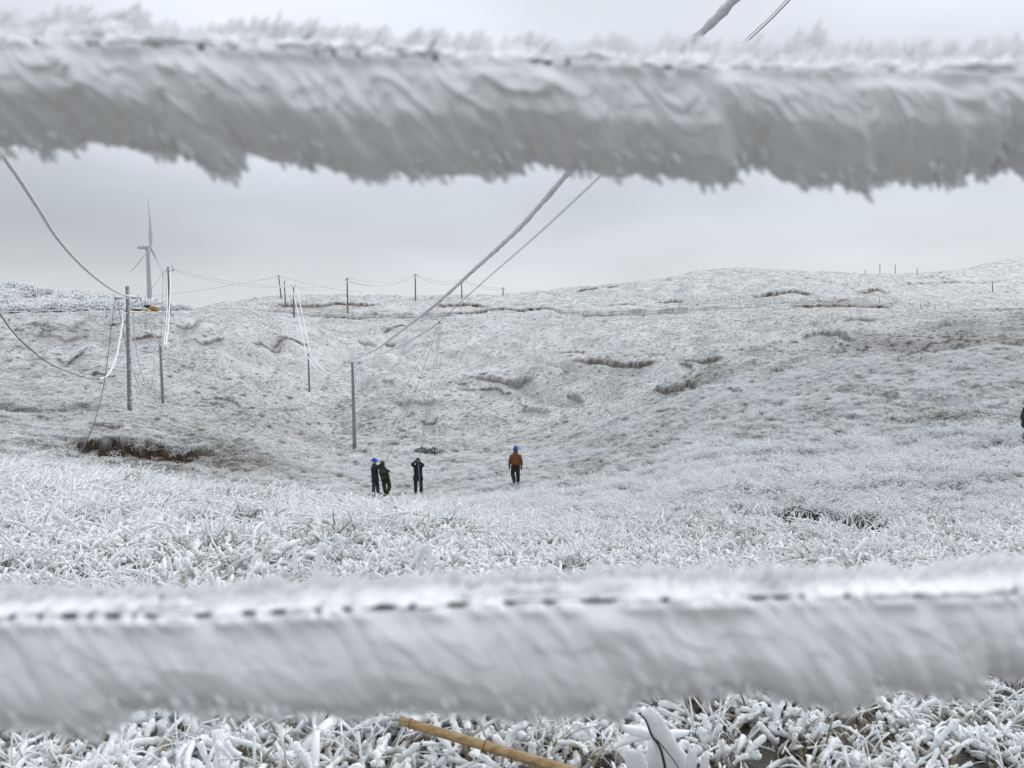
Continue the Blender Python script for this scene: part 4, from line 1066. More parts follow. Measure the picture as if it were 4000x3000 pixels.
# ---------------------------------------------------------------- wind turbine
def turbine():
    d = 700.0
    hub = P(586, 968, d)
    bx, by = P(583, 1170, d)[:2]
    b = np.array([bx + 0.8, by, float(zbase(np.array([bx]), np.array([by]))[0]) - 1])
    topp = P(577, 974, d + 1)
    rt = root('wind_turbine', b, 'white three bladed wind turbine rising behind the left ridge', 'wind turbine')
    ob('tower', mesh_np('tower', *rod(b, topp, 2.6, 1.55, 24, 10)), M_TURB, rt)
    los = np.array([hub[0], hub[1], 0]) / math.hypot(hub[0], hub[1]); rgt = np.array([los[1], -los[0], 0])
    ax = 0.92 * rgt - 0.38 * los; hz = 0.38 * rgt + 0.92 * los
    up = np.cross(ax, hz) * -1
    up = np.array([0, 0, 1.0])
    # nacelle: rounded box behind the hub
    st = np.array([-9.2, -9.0, -6, -2, 0.2, 0.6]); hh = np.array([0.6, 1.25, 1.5, 1.6, 1.45, 0.5])
    base = hub - ax * 1.6
    pr = base + st[:, None] * ax
    ang = np.linspace(0, 2 * np.pi, 16, endpoint=False)
    sq = np.sign(np.cos(ang)) * np.abs(np.cos(ang)) ** .5, np.sign(np.sin(ang)) * np.abs(np.sin(ang)) ** .5
    v = (pr[:, None, :] + hh[:, None, None] * (sq[0][None, :, None] * hz + sq[1][None, :, None] * up)).reshape(-1, 3)
    i = np.arange(len(v)).reshape(len(st), 16)
    q = np.stack([i[:-1], np.roll(i[:-1], -1, 1), np.roll(i[1:], -1, 1), i[1:]], -1).reshape(-1, 4)
    ob('nacelle', mesh_np('nacelle', v, q), M_TURB, rt)
    hp = hub + np.array([-1.9, -1.6, -0.4, 0.8, 1.6, 1.8])[:, None] * ax
    v, q, _ = tubes(hp, np.array([0.1, 1.3, 1.5, 1.25, .5, .05]), 16)
    ob('hub', mesh_np('hub', v, q), M_TURB, rt)
    Lb = 44.0
    for a0 in (96, 214, 325):
        a = math.radians(a0)
        dr = math.cos(a) * -hz + math.sin(a) * up
        ch = np.cross(dr, ax)
        s = np.linspace(0, 1, 26)
        chord = np.interp(s, [0, .04, .1, .2, .35, .7, .95, 1], [1.0, 1.0, 1.5, 1.9, 1.65, .95, .42, .05]) * 1.0
        thick = np.interp(s, [0, .06, .15, .4, 1], [1.0, 1.0, .55, .28, .08]) * 0.95
        tw = np.radians(np.interp(s, [0, .1, .4, 1], [60, 55, 25, 8]))
        c = hub + dr * (1.0 + s[:, None] * Lb) - ax * (2.6 * s[:, None] ** 2) - ch * 0
        an = np.linspace(0, 2 * np.pi, 12, endpoint=False)
        e1 = np.cos(tw)[:, None] * ch + np.sin(tw)[:, None] * ax
        e2 = -np.sin(tw)[:, None] * ch + np.cos(tw)[:, None] * ax
        v = (c[:, None, :] + chord[:, None, None] * (np.cos(an) + 0.35)[None, :, None] * e1[:, None, :] + thick[:, None, None] * np.sin(an)[None, :, None] * e2[:, None, :]).reshape(-1, 3)
        i = np.arange(len(v)).reshape(26, 12)
        q = np.stack([i[:-1], np.roll(i[:-1], -1, 1), np.roll(i[1:], -1, 1), i[1:]], -1).reshape(-1, 4)
        ob('blade', mesh_np('blade', v, q), M_TURB, rt)


turbine()

# ---------------------------------------------------------------- rime covered shrubs on the left hill
def shrub_mesh(name, seed):
    g = np.random.default_rng(seed)
    pts, rad = [], []
    nb = 190
    for k in range(nb):
        th, fi = g.uniform(0, 6.28), math.acos(g.uniform(0.0, 1))
        d0 = np.array([math.sin(fi) * math.cos(th), math.sin(fi) * math.sin(th), 0.75 * math.cos(fi) + 0.1])
        R = g.uniform(0.6, 1.05)
        root_ = np.array([0.12 * g.normal(), 0.12 * g.normal(), 0])
        tip = d0 * R
        mid = root_ * 0.5 + tip * 0.55 + g.normal(0, 0.07, 3)
        main = resample(np.array([root_, mid, tip]), 6)
        pts.append(main); rad.append(np.linspace(0.03, 0.045, 6) * np.array([1, 1, 1, 1, .9, .2]))
        for _ in range(5):
            s = g.integers(2, 6); p = main[s]
            e = p + d0 * g.uniform(0.05, 0.22) + g.normal(0, 0.11, 3) + np.array([0, 0, -0.02])
            tw = p + (e - p) * np.linspace(0, 1, 6)[:, None]; tw[:, 2] += 0.03 * np.sin(np.linspace(0, 3, 6))
            pts.append(tw); rad.append(g.uniform(0.03, 0.055) * np.array([.5, 1, 1.1, 1, .8, .1]))
    v, q, t = tubes(np.array(pts), np.array(rad), 4)
    return mesh_np(name, v, q, True, {'t': t})


M_SHRUB = mat_grass('rimed_twigs', (0.2, 0.21, 0.22), 0.10, (0.82, 0.845, 0.855), 0.35)
SHM = [shrub_mesh('shrub', 900 + i) for i in range(5)]
for m in SHM: m.materials.append(M_SHRUB)
g = np.random.default_rng(5)
cnt = 0
rows = []
for d in np.linspace(196, 276, 15):
    for u in np.arange(-150, 760, 58):
        uu = u + g.uniform(-24, 24); dd = d + g.uniform(-4, 4)
        lim = np.interp(uu, [0, 450, 640, 760], [276, 268, 240, 205])
        if dd > lim or g.uniform() < 0.12: continue
        if dd < np.interp(uu, [0, 300, 760], [198, 200, 214]): continue
        rows.append((uu, dd))
for (uu, dd) in rows:
    x = (uu - 2000) / F * dd; yv = dd
    o = bpy.data.objects.new('frosted_shrub', SHM[cnt % 5]); COL.objects.link(o)
    s = g.uniform(2.0, 3.5)
    o.location = (x, yv, gz(x, yv) - 0.15); o.rotation_euler = (0, 0, g.uniform(0, 6.28)); o.scale = (s * 1.15, s * 1.15, s * g.uniform(0.8, 1.15))
    o['label'] = 'rounded rime white shrub in the thicket on the left hill'; o['category'] = 'shrub'; o['group'] = 'rime covered shrubs on the left hill'
    cnt += 1
# the dark bluish bush on the valley floor behind the rope pullers
M_BUSH = mat_grass('dark_bush', (0.06, 0.075, 0.085), 0.85, (0.6, 0.64, 0.67), 0.3)
bm_ = shrub_mesh('low_dark_bush', 950); bm_.materials.append(M_BUSH)
bp_ = P(1668, 1760, 58); bd = hit(1668, 1764, 30); bp_ = P(1668, 1764, bd)
o = ob('low_bush', bm_, None, None, 'low dark blue grey bush on the valley floor beyond the rope pullers', 'bush')
o.location = (bp_[0], bp_[1], gz(bp_[0], bp_[1]) - 0.05); o.scale = (1.25, 0.8, 0.75)

# ---------------------------------------------------------------- fences
def fence(label, uvs, dmin, npost, hpost, rpost, rails, rrail, seed, rail_mat=M_ICEW, group='distant fences on the hills'):
    us = np.array([p[0] for p in uvs], float); vs = np.array([p[1] for p in uvs], float)
    uq = np.linspace(us[0], us[-1], 160); vq = np.interp(uq, us, vs)
    ds = np.array([hit(a, b, dmin) for a, b in zip(uq, vq)])
    for _ in range(25): ds[1:-1] = (ds[:-2] + 2 * ds[1:-1] + ds[2:]) / 4
    X = (uq - 2000) / F * ds
    Z = np.array([gz(a, b) for a, b in zip(X, ds)])
    base = np.stack([X, ds, Z], 1)
    rt = root('wire_fence', base[80], label, 'fence', group)
    g = np.random.default_rng(seed)
    for t in np.linspace(0, 159, npost):
        k = int(t); p = base[k] + [g.normal(0, 0.1), 0, 0]; h = hpost * g.uniform(0.85, 1.15)
        tp_ = p + [g.normal(0, 0.08), 0, h]
        ob('post', mesh_np('post', *rod(p - [0, 0, 0.3], tp_, rpost, rpost * 0.9, 6)), M_POST, rt)
    for r in rails:
        pp = base.copy(); pp[:, 2] += hpost * r
        for _ in range(6): pp[1:-1, 2] = (pp[:-2, 2] + 2 * pp[1:-1, 2] + pp[2:, 2]) / 4
        ob('rail_wire', cable_mesh('rail_wire', pp[::3], rrail, 1.2, 0.1, 5, seed), rail_mat, rt)


fence('posts and wires of a fence under the round topped hill', [(2100, 1142), (2250, 1150), (2400, 1158), (2560, 1163), (2750, 1172), (2900, 1180)], 215, 19, 1.5, 0.10, (0.45, 0.85), 0.03, 1, M_ICE)
fence('three rail iced fence along the ditch in the middle distance', [(1050, 1208), (1200, 1222), (1340, 1236), (1420, 1242), (1600, 1246), (1800, 1244), (2000, 1236), (2300, 1232), (2700, 1222), (3080, 1206)], 130, 34, 1.35, 0.11, (0.35, 0.62, 0.9), 0.085, 2)
fence('white rail fence below the shrub thicket at far left', [(-150, 1236), (0, 1234), (150, 1232), (300, 1228), (450, 1226), (640, 1222)], 138, 12, 1.3, 0.11, (0.4, 0.9), 0.085, 3)
fence('row of small posts on the skyline behind the ridge poles', [(1030, 1196), (1200, 1178), (1400, 1166), (1600, 1158), (1720, 1160)], 205, 13, 1.6, 0.10, (0.85,), 0.025, 4, M_ICE)
fence('far line of posts crossing below the right hand hill', [(3020, 1178), (3200, 1172), (3400, 1180), (3600, 1190), (3760, 1192), (3960, 1192)], 185, 17, 1.7, 0.10, (0.85,), 0.03, 5, M_ICE)
fence('short dark posts beside the gully on the right', [(3590, 1206), (3640, 1204), (3700, 1206)], 150, 5, 2.0, 0.12, (0.8,), 0.03, 6, M_ICE)

# ---------------------------------------------------------------- yellow vehicle behind the left fence
def vehicle():
    M_Y = simple('yellow_paint', (0.34, 0.20, 0.055), 0.5, 0.06, 2)
    M_K = simple('dark_rubber', (0.02, 0.02, 0.022), 0.7, 0.1, 4)
    M_G = simple('dark_glass', (0.02, 0.025, 0.03), 0.15, 0.05, 2)
    d = 182.0
    c = P(570, 1219, d); c[2] = gz(c[0], c[1]) - 0.05
    rt = root('yellow_vehicle', c, 'low yellow work vehicle parked behind the fence below the turbine', 'vehicle')
    def put(nm, parts, m, par=None, smooth=False):
        v, q = join(parts)
        return ob(nm, mesh_np(nm, v * [1.2, 1.0, 1.15] + c, q, smooth), m, par or rt)
    L_ = 4.9
    def loft(xs, lo, hi, w):
        v = np.array([[x, s * w_ / 2, z] for x, a, b_, w_ in zip(xs, lo, hi, w) for (s, z) in ((-1, a), (1, a), (1, b_), (-1, b_))], float)
        i = np.arange(len(v)).reshape(-1, 4)
        q = np.concatenate([np.stack([i[:-1], i[1:], np.roll(i[1:], -1, 1), np.roll(i[:-1], -1, 1)], -1).reshape(-1, 4), i[:1], i[-1:, ::-1]])
        return v, q
    body = put('body', [loft([-2.45, -2.35, -1.0, 0.9, 2.3, 2.45], [.55, .4, .38, .38, .4, .55], [.8, .95, 1.05, 1.05, 0.95, .85], [1.5, 1.8, 1.85, 1.85, 1.8, 1.6])], M_Y)
    cab = put('cab', [loft([-0.5, -0.15, 1.0, 1.25], [1.05, 1.05, 1.05, 1.05], [1.12, 1.68, 1.7, 1.12], [1.75, 1.5, 1.5, 1.75])], M_Y)
    put('window', [box((0.1, -0.86, 1.34), 0.5, 0.03, 0.42)], M_G, cab)
    put('window', [box((0.72, -0.86, 1.34), 0.5, 0.03, 0.42)], M_G, cab)
    put('roof_frost', [box((0.42, 0, 1.735), 1.3, 1.6, 0.07)], M_ICEW)
    put('hood_stripe', [box((-1.5, -0.935, 0.6), 1.7, 0.03, 0.14)], M_K)
    put('deck', [box((1.75, 0, 1.02), 1.1, 1.5, 0.16)], M_K)
    for wx in (-1.55, 1.55):
        for wy in (-0.86, 0.86):
            put('wheel', [rod((wx, wy - 0.12, 0.36), (wx, wy + 0.12, 0.36), 0.37, 0.37, 16)], M_K)


vehicle()

# ---------------------------------------------------------------- bamboo pole lying on the frozen grass
def bamboo():
    m, t, b = new_mat('bamboo')
    geo = t.nodes.new('ShaderNodeNewGeometry')
    mp_ = t.nodes.new('ShaderNodeMapping'); mp_.inputs['Scale'].default_value = (3, 30, 30); mp_.inputs['Rotation'].default_value = (0, 0.0, -0.45)
    t.links.new(geo.outputs['Position'], mp_.inputs[0])
    nz_ = t.nodes.new('ShaderNodeTexNoise'); nz_.inputs['Scale'].default_value = 3.0; nz_.inputs['Detail'].default_value = 5; t.links.new(mp_.outputs[0], nz_.inputs['Vector'])
    mx_ = t.nodes.new('ShaderNodeMix'); mx_.data_type = 'RGBA'; mx_.inputs[6].default_value = (0.24, 0.145, 0.055, 1); mx_.inputs[7].default_value = (0.38, 0.275, 0.14, 1)
    r_ = t.nodes.new('ShaderNodeMapRange'); r_.inputs[1].default_value = 0.35; r_.inputs[2].default_value = 0.62
    t.links.new(nz_.outputs[0], r_.inputs[0]); t.links.new(r_.outputs[0], mx_.inputs[0]); t.links.new(mx_.outputs[2], b.inputs['Base Color'])
    b.inputs['Roughness'].default_value = 0.42
    M_NODE = simple('bamboo_node', (0.17, 0.095, 0.03), 0.6, 0.2, 60)
    a, e = BAM0.copy(), BAM1.copy()
    dr = (e - a) / np.linalg.norm(e - a); ln = np.linalg.norm(e - a)
    full = 2.1
    rt = root('bamboo_pole', a, 'tan bamboo pole lying on the iced stalks at the bottom', 'pole')
    nodes = [0.045, ln * 0.56, ln * 0.56 + 0.40, ln * 0.56 + 0.82, ln * 0.56 + 1.22]
    s = np.linspace(0, full, 240)
    r = 0.0165 + 0.0022 * s
    for nd in nodes: r = r + 0.0025 * np.exp(-((s - nd) / 0.006) ** 2) - 0.001 * np.exp(-((s - nd + 0.012) / 0.006) ** 2)
    bow = 0.0 * np.sin(s / full * math.pi)
    c = a + s[:, None] * dr; c[:, 2] += bow
    # open cut end
    cc = np.vstack([c[0] + dr * 0.05, c[0] + dr * 0.002, c[0], c, c[-1]]); rr = np.concatenate([[0.013, 0.0135, r[0] * 0.98], r, [0.001]])
    v, q, _ = tubes(cc, rr, 18)
    culm = ob('culm', mesh_np('culm', v, q), m, rt)
    for nd in nodes:
        p = a + nd * dr; pass
        rn = 0.0165 + 0.0022 * nd + 0.0022
        tt = np.array([-0.004, -0.003, 0.0, 0.003, 0.004])
        v, q, _ = tubes(p + tt[:, None] * dr, np.array([0.6, 1.0, 1.06, 1.0, 0.6]) * rn, 18)
        ob('node_ring', mesh_np('node_ring', v, q), M_NODE, rt)


bamboo()

# ---------------------------------------------------------------- broad iced twig and other standout plants in the foreground
def slab(outline, d, th, tilt=0.0, seed=0):
    """thick lumpy plate of ice from an outline seen in the photograph, d metres away"""
    p = np.array(outline, float)
    n = 72
    q2 = np.vstack([p, p[:1]])
    q2 = resample(np.column_stack([q2, np.zeros(len(q2))]), n + 1)[:-1, :2]
    c = q2.mean(0)
    g = np.random.default_rng(seed)
    jit = 1 + 0.05 * np.repeat(g.normal(0, 1, n // 2), 2)[:n]
    rings = []
    for f, yy in ((0.02, -0.5), (0.5, -0.5), (0.82, -0.44), (0.97, -0.2), (1.0, 0.0), (0.97, 0.2), (0.8, 0.44), (0.02, 0.5)):
        uv = c + (q2 - c) * f * (1 + (jit - 1) * (f > 0.9))[:, None]
        pts = np.array([P(a, b, d + tilt * (b - c[1]) / F * d) for a, b in uv])
        pts[:, 1] += yy * th
        rings.append(pts)
    v = np.array(rings).reshape(-1, 3)
    i = np.arange(len(v)).reshape(-1, n)
    q = np.stack([i[:-1], np.roll(i[:-1], -1, 1), np.roll(i[1:], -1, 1), i[1:]], -1).reshape(-1, 4)
    return v, q


M_SLAB = simple('plate_ice', (0.82, 0.84, 0.86), 0.6, 0.05, 40, 0.004)
M_TWIG = simple('dark_twig', (0.045, 0.035, 0.03), 0.8, 0.2, 40)
tw_base = P(2610, 3060, 2.45)
rt = root('iced_twig', tw_base, 'dark twig with broad plates of white ice at the bottom edge', 'plant')
for k, (ol, dd, th) in enumerate((
        ([(2535, 2762), (2560, 2775), (2590, 2805), (2615, 2850), (2640, 2890), (2672, 2930), (2700, 2975), (2720, 3040), (2600, 3060), (2570, 2960), (2545, 2880), (2520, 2820), (2505, 2790)], 2.46, 0.026),
        ([(2545, 2880), (2560, 2900), (2600, 3000), (2612, 3050), (2510, 3050), (2520, 2960)], 2.44, 0.02),
        ([(2450, 2925), (2480, 2922), (2510, 2940), (2535, 3000), (2540, 3050), (2470, 3050), (2440, 2970)], 2.38, 0.02),
        ([(2692, 2925), (2716, 2920), (2722, 2965), (2712, 3050), (2686, 3050), (2682, 2970)], 2.42, 0.018),
        ([(2742, 2945), (2764, 2940), (2770, 2970), (2764, 3050), (2742, 3050), (2736, 2995)], 2.4, 0.018))):
    v, q = slab(ol, dd, th, 0.25, k)
    ob('ice_plate', mesh_np('ice_plate', v, q), M_SLAB, rt)
ob('stem', cable_mesh('stem', np.array([P(2502, 2792, 2.425), P(2523, 2815, 2.42), P(2545, 2870, 2.415), P(2575, 2915, 2.41), P(2592, 2970, 2.405), P(2606, 3050, 2.40)]), [0.0022, 0.0035, 0.0042, 0.0045, 0.005, 0.006], 0.004, 0.1, 6, 3), M_TWIG, rt)
ob('side_stem', cable_mesh('side_stem', np.array([P(2566, 2890, 2.41), P(2600, 2930, 2.42), P(2635, 2975, 2.42), P(2655, 3010, 2.42)]), 0.0018, 0.005, 0.05, 6, 4), M_TWIG, rt)
for k, pts in enumerate((([(2545, 2872), (2500, 2878), (2450, 2892), (2400, 2918)], .0135), ([(2545, 2872), (2510, 2862), (2470, 2852), (2425, 2838)], .017), ([(2600, 2866), (2640, 2866), (2690, 2862)], .014))):
    pp = np.array([P(a, b, 2.47) for a, b in pts[0]])
    ob('iced_side_branch', cable_mesh('iced_side_branch', pp, [pts[1], pts[1], pts[1] * 0.9, pts[1] * .5], 0.006, 0.1, 10, 30 + k), M_SLAB, rt)

def iced_clump(label, items, d, cone=False):
    """items: list of (points in the photograph, radius px)"""
    c = P(*items[0][0][0], d)
    rt = root('iced_stalk_clump', c, label, 'plant', 'standout iced stalks in the foreground')
    for k, (pts, rp) in enumerate(items):
        pp = resample(np.array([P(a, b, d - 0.02 * k) for a, b in pts]), 14)
        r = rp / F * d
        pp = np.vstack([pp, pp[-1] + (pp[-1] - pp[-2]) / np.linalg.norm(pp[-1] - pp[-2]) * r * 0.6])
        rr = r * np.concatenate([np.linspace(1.0, 0.35, 14) if cone else np.linspace(0.6, 1.0, 14), [0.1 if cone else 0.3]]) * lumpy(15, 1, 0.12, k + 3, 2.0)
        v, q, _ = tubes(pp, rr, 12)
        v = v + np.random.default_rng(k + len(label)).normal(0, 0.11 * r, v.shape)
        ob('iced_stalk', mesh_np('iced_stalk', v, q), M_SLAB, rt)


iced_clump('two thick upright ice fingers left of centre above the lower wire', [([(1640, 2230), (1645, 2180), (1650, 2130)], 15), ([(1672, 2230), (1675, 2180), (1676, 2128)], 13), ([(1600, 2215), (1625, 2180), (1640, 2140)], 13)], 5.2)
iced_clump('pointed ice cone standing before the camouflage clad man', [([(1535, 2010), (1530, 1970), (1524, 1928)], 14), ([(1565, 2005), (1548, 1968), (1528, 1932)], 7)], 10.5, True)
iced_clump('tall ice rod sticking up at left above the lower wire', [([(1228, 2260), (1240, 2200), (1258, 2125)], 16), ([(1150, 2240), (1156, 2200), (1148, 2150)], 10)], 4.6)
iced_clump('bent ice finger at the bottom edge right of the bamboo', [([(2000, 2900), (2005, 2865), (2030, 2838), (2052, 2832)], 15), ([(2075, 2960), (2078, 2930), (2080, 2905)], 18)], 2.7)
iced_clump('cluster of ice knobs at the lower left below the wire', [([(830, 3010), (800, 2950), (780, 2905)], 14), ([(860, 2990), (850, 2930), (835, 2858)], 13), ([(900, 2960), (870, 2925), (845, 2905)], 13), ([(940, 2950), (905, 2930), (885, 2900)], 14)], 2.6)

# ---------------------------------------------------------------- people
def loft(path, rx, ry=None, sides=14, fwd=(0, 1, 0)):
    """rings along a path; rx across, ry along fwd"""
    p = np.asarray(path, float); rx = np.asarray(rx, float); ry = rx if ry is None else np.asarray(ry, float)
    tg = np.gradient(p, axis=0); tg /= np.linalg.norm(tg, axis=1, keepdims=True)
    f = np.asarray(fwd, float)
    a = np.cross(f, tg); bad = np.linalg.norm(a, axis=1) < 0.2
    a[bad] = np.cross(np.array([0, 0, 1.0]), tg[bad]); a /= np.linalg.norm(a, axis=1, keepdims=True)
    b = np.cross(tg, a)
    an = np.linspace(0, 2 * np.pi, sides, endpoint=False)
    v = p[:, None, :] + rx[:, None, None] * np.cos(an)[None, :, None] * a[:, None, :] + ry[:, None, None] * np.sin(an)[None, :, None] * b[:, None, :]
    k = len(p)
    v = np.concatenate([v.reshape(-1, 3), p[:1], p[-1:]])
    i = np.arange(k * sides).reshape(k, sides)
    q = [tuple(x) for x in np.stack([i[:-1], np.roll(i[:-1], -1, 1), np.roll(i[1:], -1, 1), i[1:]], -1).reshape(-1, 4)]
    for j in range(sides):
        q.append((int(i[0, (j + 1) % sides]), int(i[0, j]), k * sides)); q.append((int(i[-1, j]), int(i[-1, (j + 1) % sides]), k * sides + 1))
    return v, q


def ball(c, rx, ry, rz, n=8, sides=14):
    t = np.linspace(-0.97, 0.97, n) * math.pi / 2
    return loft(np.array(c) + np.stack([0 * t, 0 * t, rz * np.sin(t)], 1), rx * np.cos(t), ry * np.cos(t), sides)


def fuse(name, pieces, voxel=0.014, smooth=3):
    """one continuous skin over overlapping lofts"""
    me = bpy.data.meshes.new(name + '_src')
    vs, fs, off = [], [], 0
    for v, q in pieces:
        vs.append(v); fs += [tuple(int(i) + off for i in f) for f in q]; off += len(v)
    me.from_pydata(np.concatenate(vs).tolist(), [], fs)
    o = bpy.data.objects.new(name + '_src', me); COL.objects.link(o)
    md = o.modifiers.new('r', 'REMESH'); md.mode = 'VOXEL'; md.voxel_size = voxel; md.use_smooth_shade = True
    ms = o.modifiers.new('s', 'SMOOTH'); ms.factor = 0.5; ms.iterations = smooth
    dg = bpy.context.evaluated_depsgraph_get()
    res = bpy.data.meshes.new_from_object(o.evaluated_get(dg))
    bpy.data.objects.remove(o); bpy.data.meshes.remove(me)
    res.name = name
    return res


def limb(joints, radii, n=5):
    p = np.array(joints, float)
    path, rr = [], []
    for i in range(len(p) - 1):
        for t in np.linspace(0, 1, n, endpoint=False):
            path.append(p[i] + (p[i + 1] - p[i]) * t); rr.append(radii[i] + (radii[i + 1] - radii[i]) * t)
    path.append(p[-1]); rr.append(radii[-1])
    return loft(np.array(path), np.array(rr), sides=12)


def hand(w, dr, side, s=1.0):
    """palm, four fingers and a thumb, slightly curled; w wrist, dr pointing along the hand"""
    w = np.array(w, float); dr = np.array(dr, float); dr /= np.linalg.norm(dr)
    sd = np.cross(dr, [0, 1, 0.2]); sd /= np.linalg.norm(sd); up = np.cross(sd, dr)
    o = [loft(np.array([w, w + dr * 0.045, w + dr * 0.09]), [0.026, 0.040, 0.038], [0.02, 0.020, 0.018], fwd=up)]
    for k, ln in enumerate((0.062, 0.072, 0.068, 0.052)):
        b = w + dr * 0.085 + sd * (k - 1.5) * 0.0165
        m = b + dr * ln * 0.5; e = m + (dr * 0.75 - up * 0.65) * ln * 0.5
        o.append(limb([b, m, e], [0.0115, 0.0105, 0.008], 3))
    b = w + dr * 0.025 - sd * 0.032 * side; m = b + (dr * 0.6 - sd * 0.8 * side) * 0.035; e = m + (dr * 0.95 - sd * 0.2 * side) * 0.03
    o.append(limb([b, m, e], [0.013, 0.012, 0.009], 3))
    return o


M_SKIN = simple('skin', (0.45, 0.27, 0.19), 0.6, 0.05, 30)
M_BROWN = simple('brown_jacket', (0.155, 0.062, 0.026), 0.75, 0.25, 9, 0.015)
M_BLACK = simple('black_trousers', (0.018, 0.02, 0.024), 0.8, 0.2, 10, 0.01)
M_NAVY = simple('dark_coat', (0.014, 0.020, 0.030), 0.6, 0.25, 9, 0.015, 0.16, 0, 22.0)
M_NAVYT = simple('dark_trousers', (0.02, 0.028, 0.038), 0.75, 0.2, 10, 0.01)
M_JEAN = simple('blue_jeans', (0.045, 0.065, 0.10), 0.85, 0.2, 10, 0.01)
M_CAMO = simple('camouflage_cloth', (0.034, 0.033, 0.022), 0.85, 0.75, 9, 0.015)
M_BLUE = simple('blue_helmet', (0.012, 0.075, 0.42), 0.35, 0.05, 5)
M_GLOVE = simple('dark_gloves', (0.015, 0.015, 0.017), 0.8, 0.1, 20)
M_BOOT = simple('boots', (0.02, 0.018, 0.017), 0.6, 0.1, 20)
M_HAIR = simple('black_hair', (0.012, 0.011, 0.011), 0.6, 0.1, 40)
M_WHITE = simple('white_emblem', (0.7, 0.7, 0.7), 0.5, 0.02, 5)


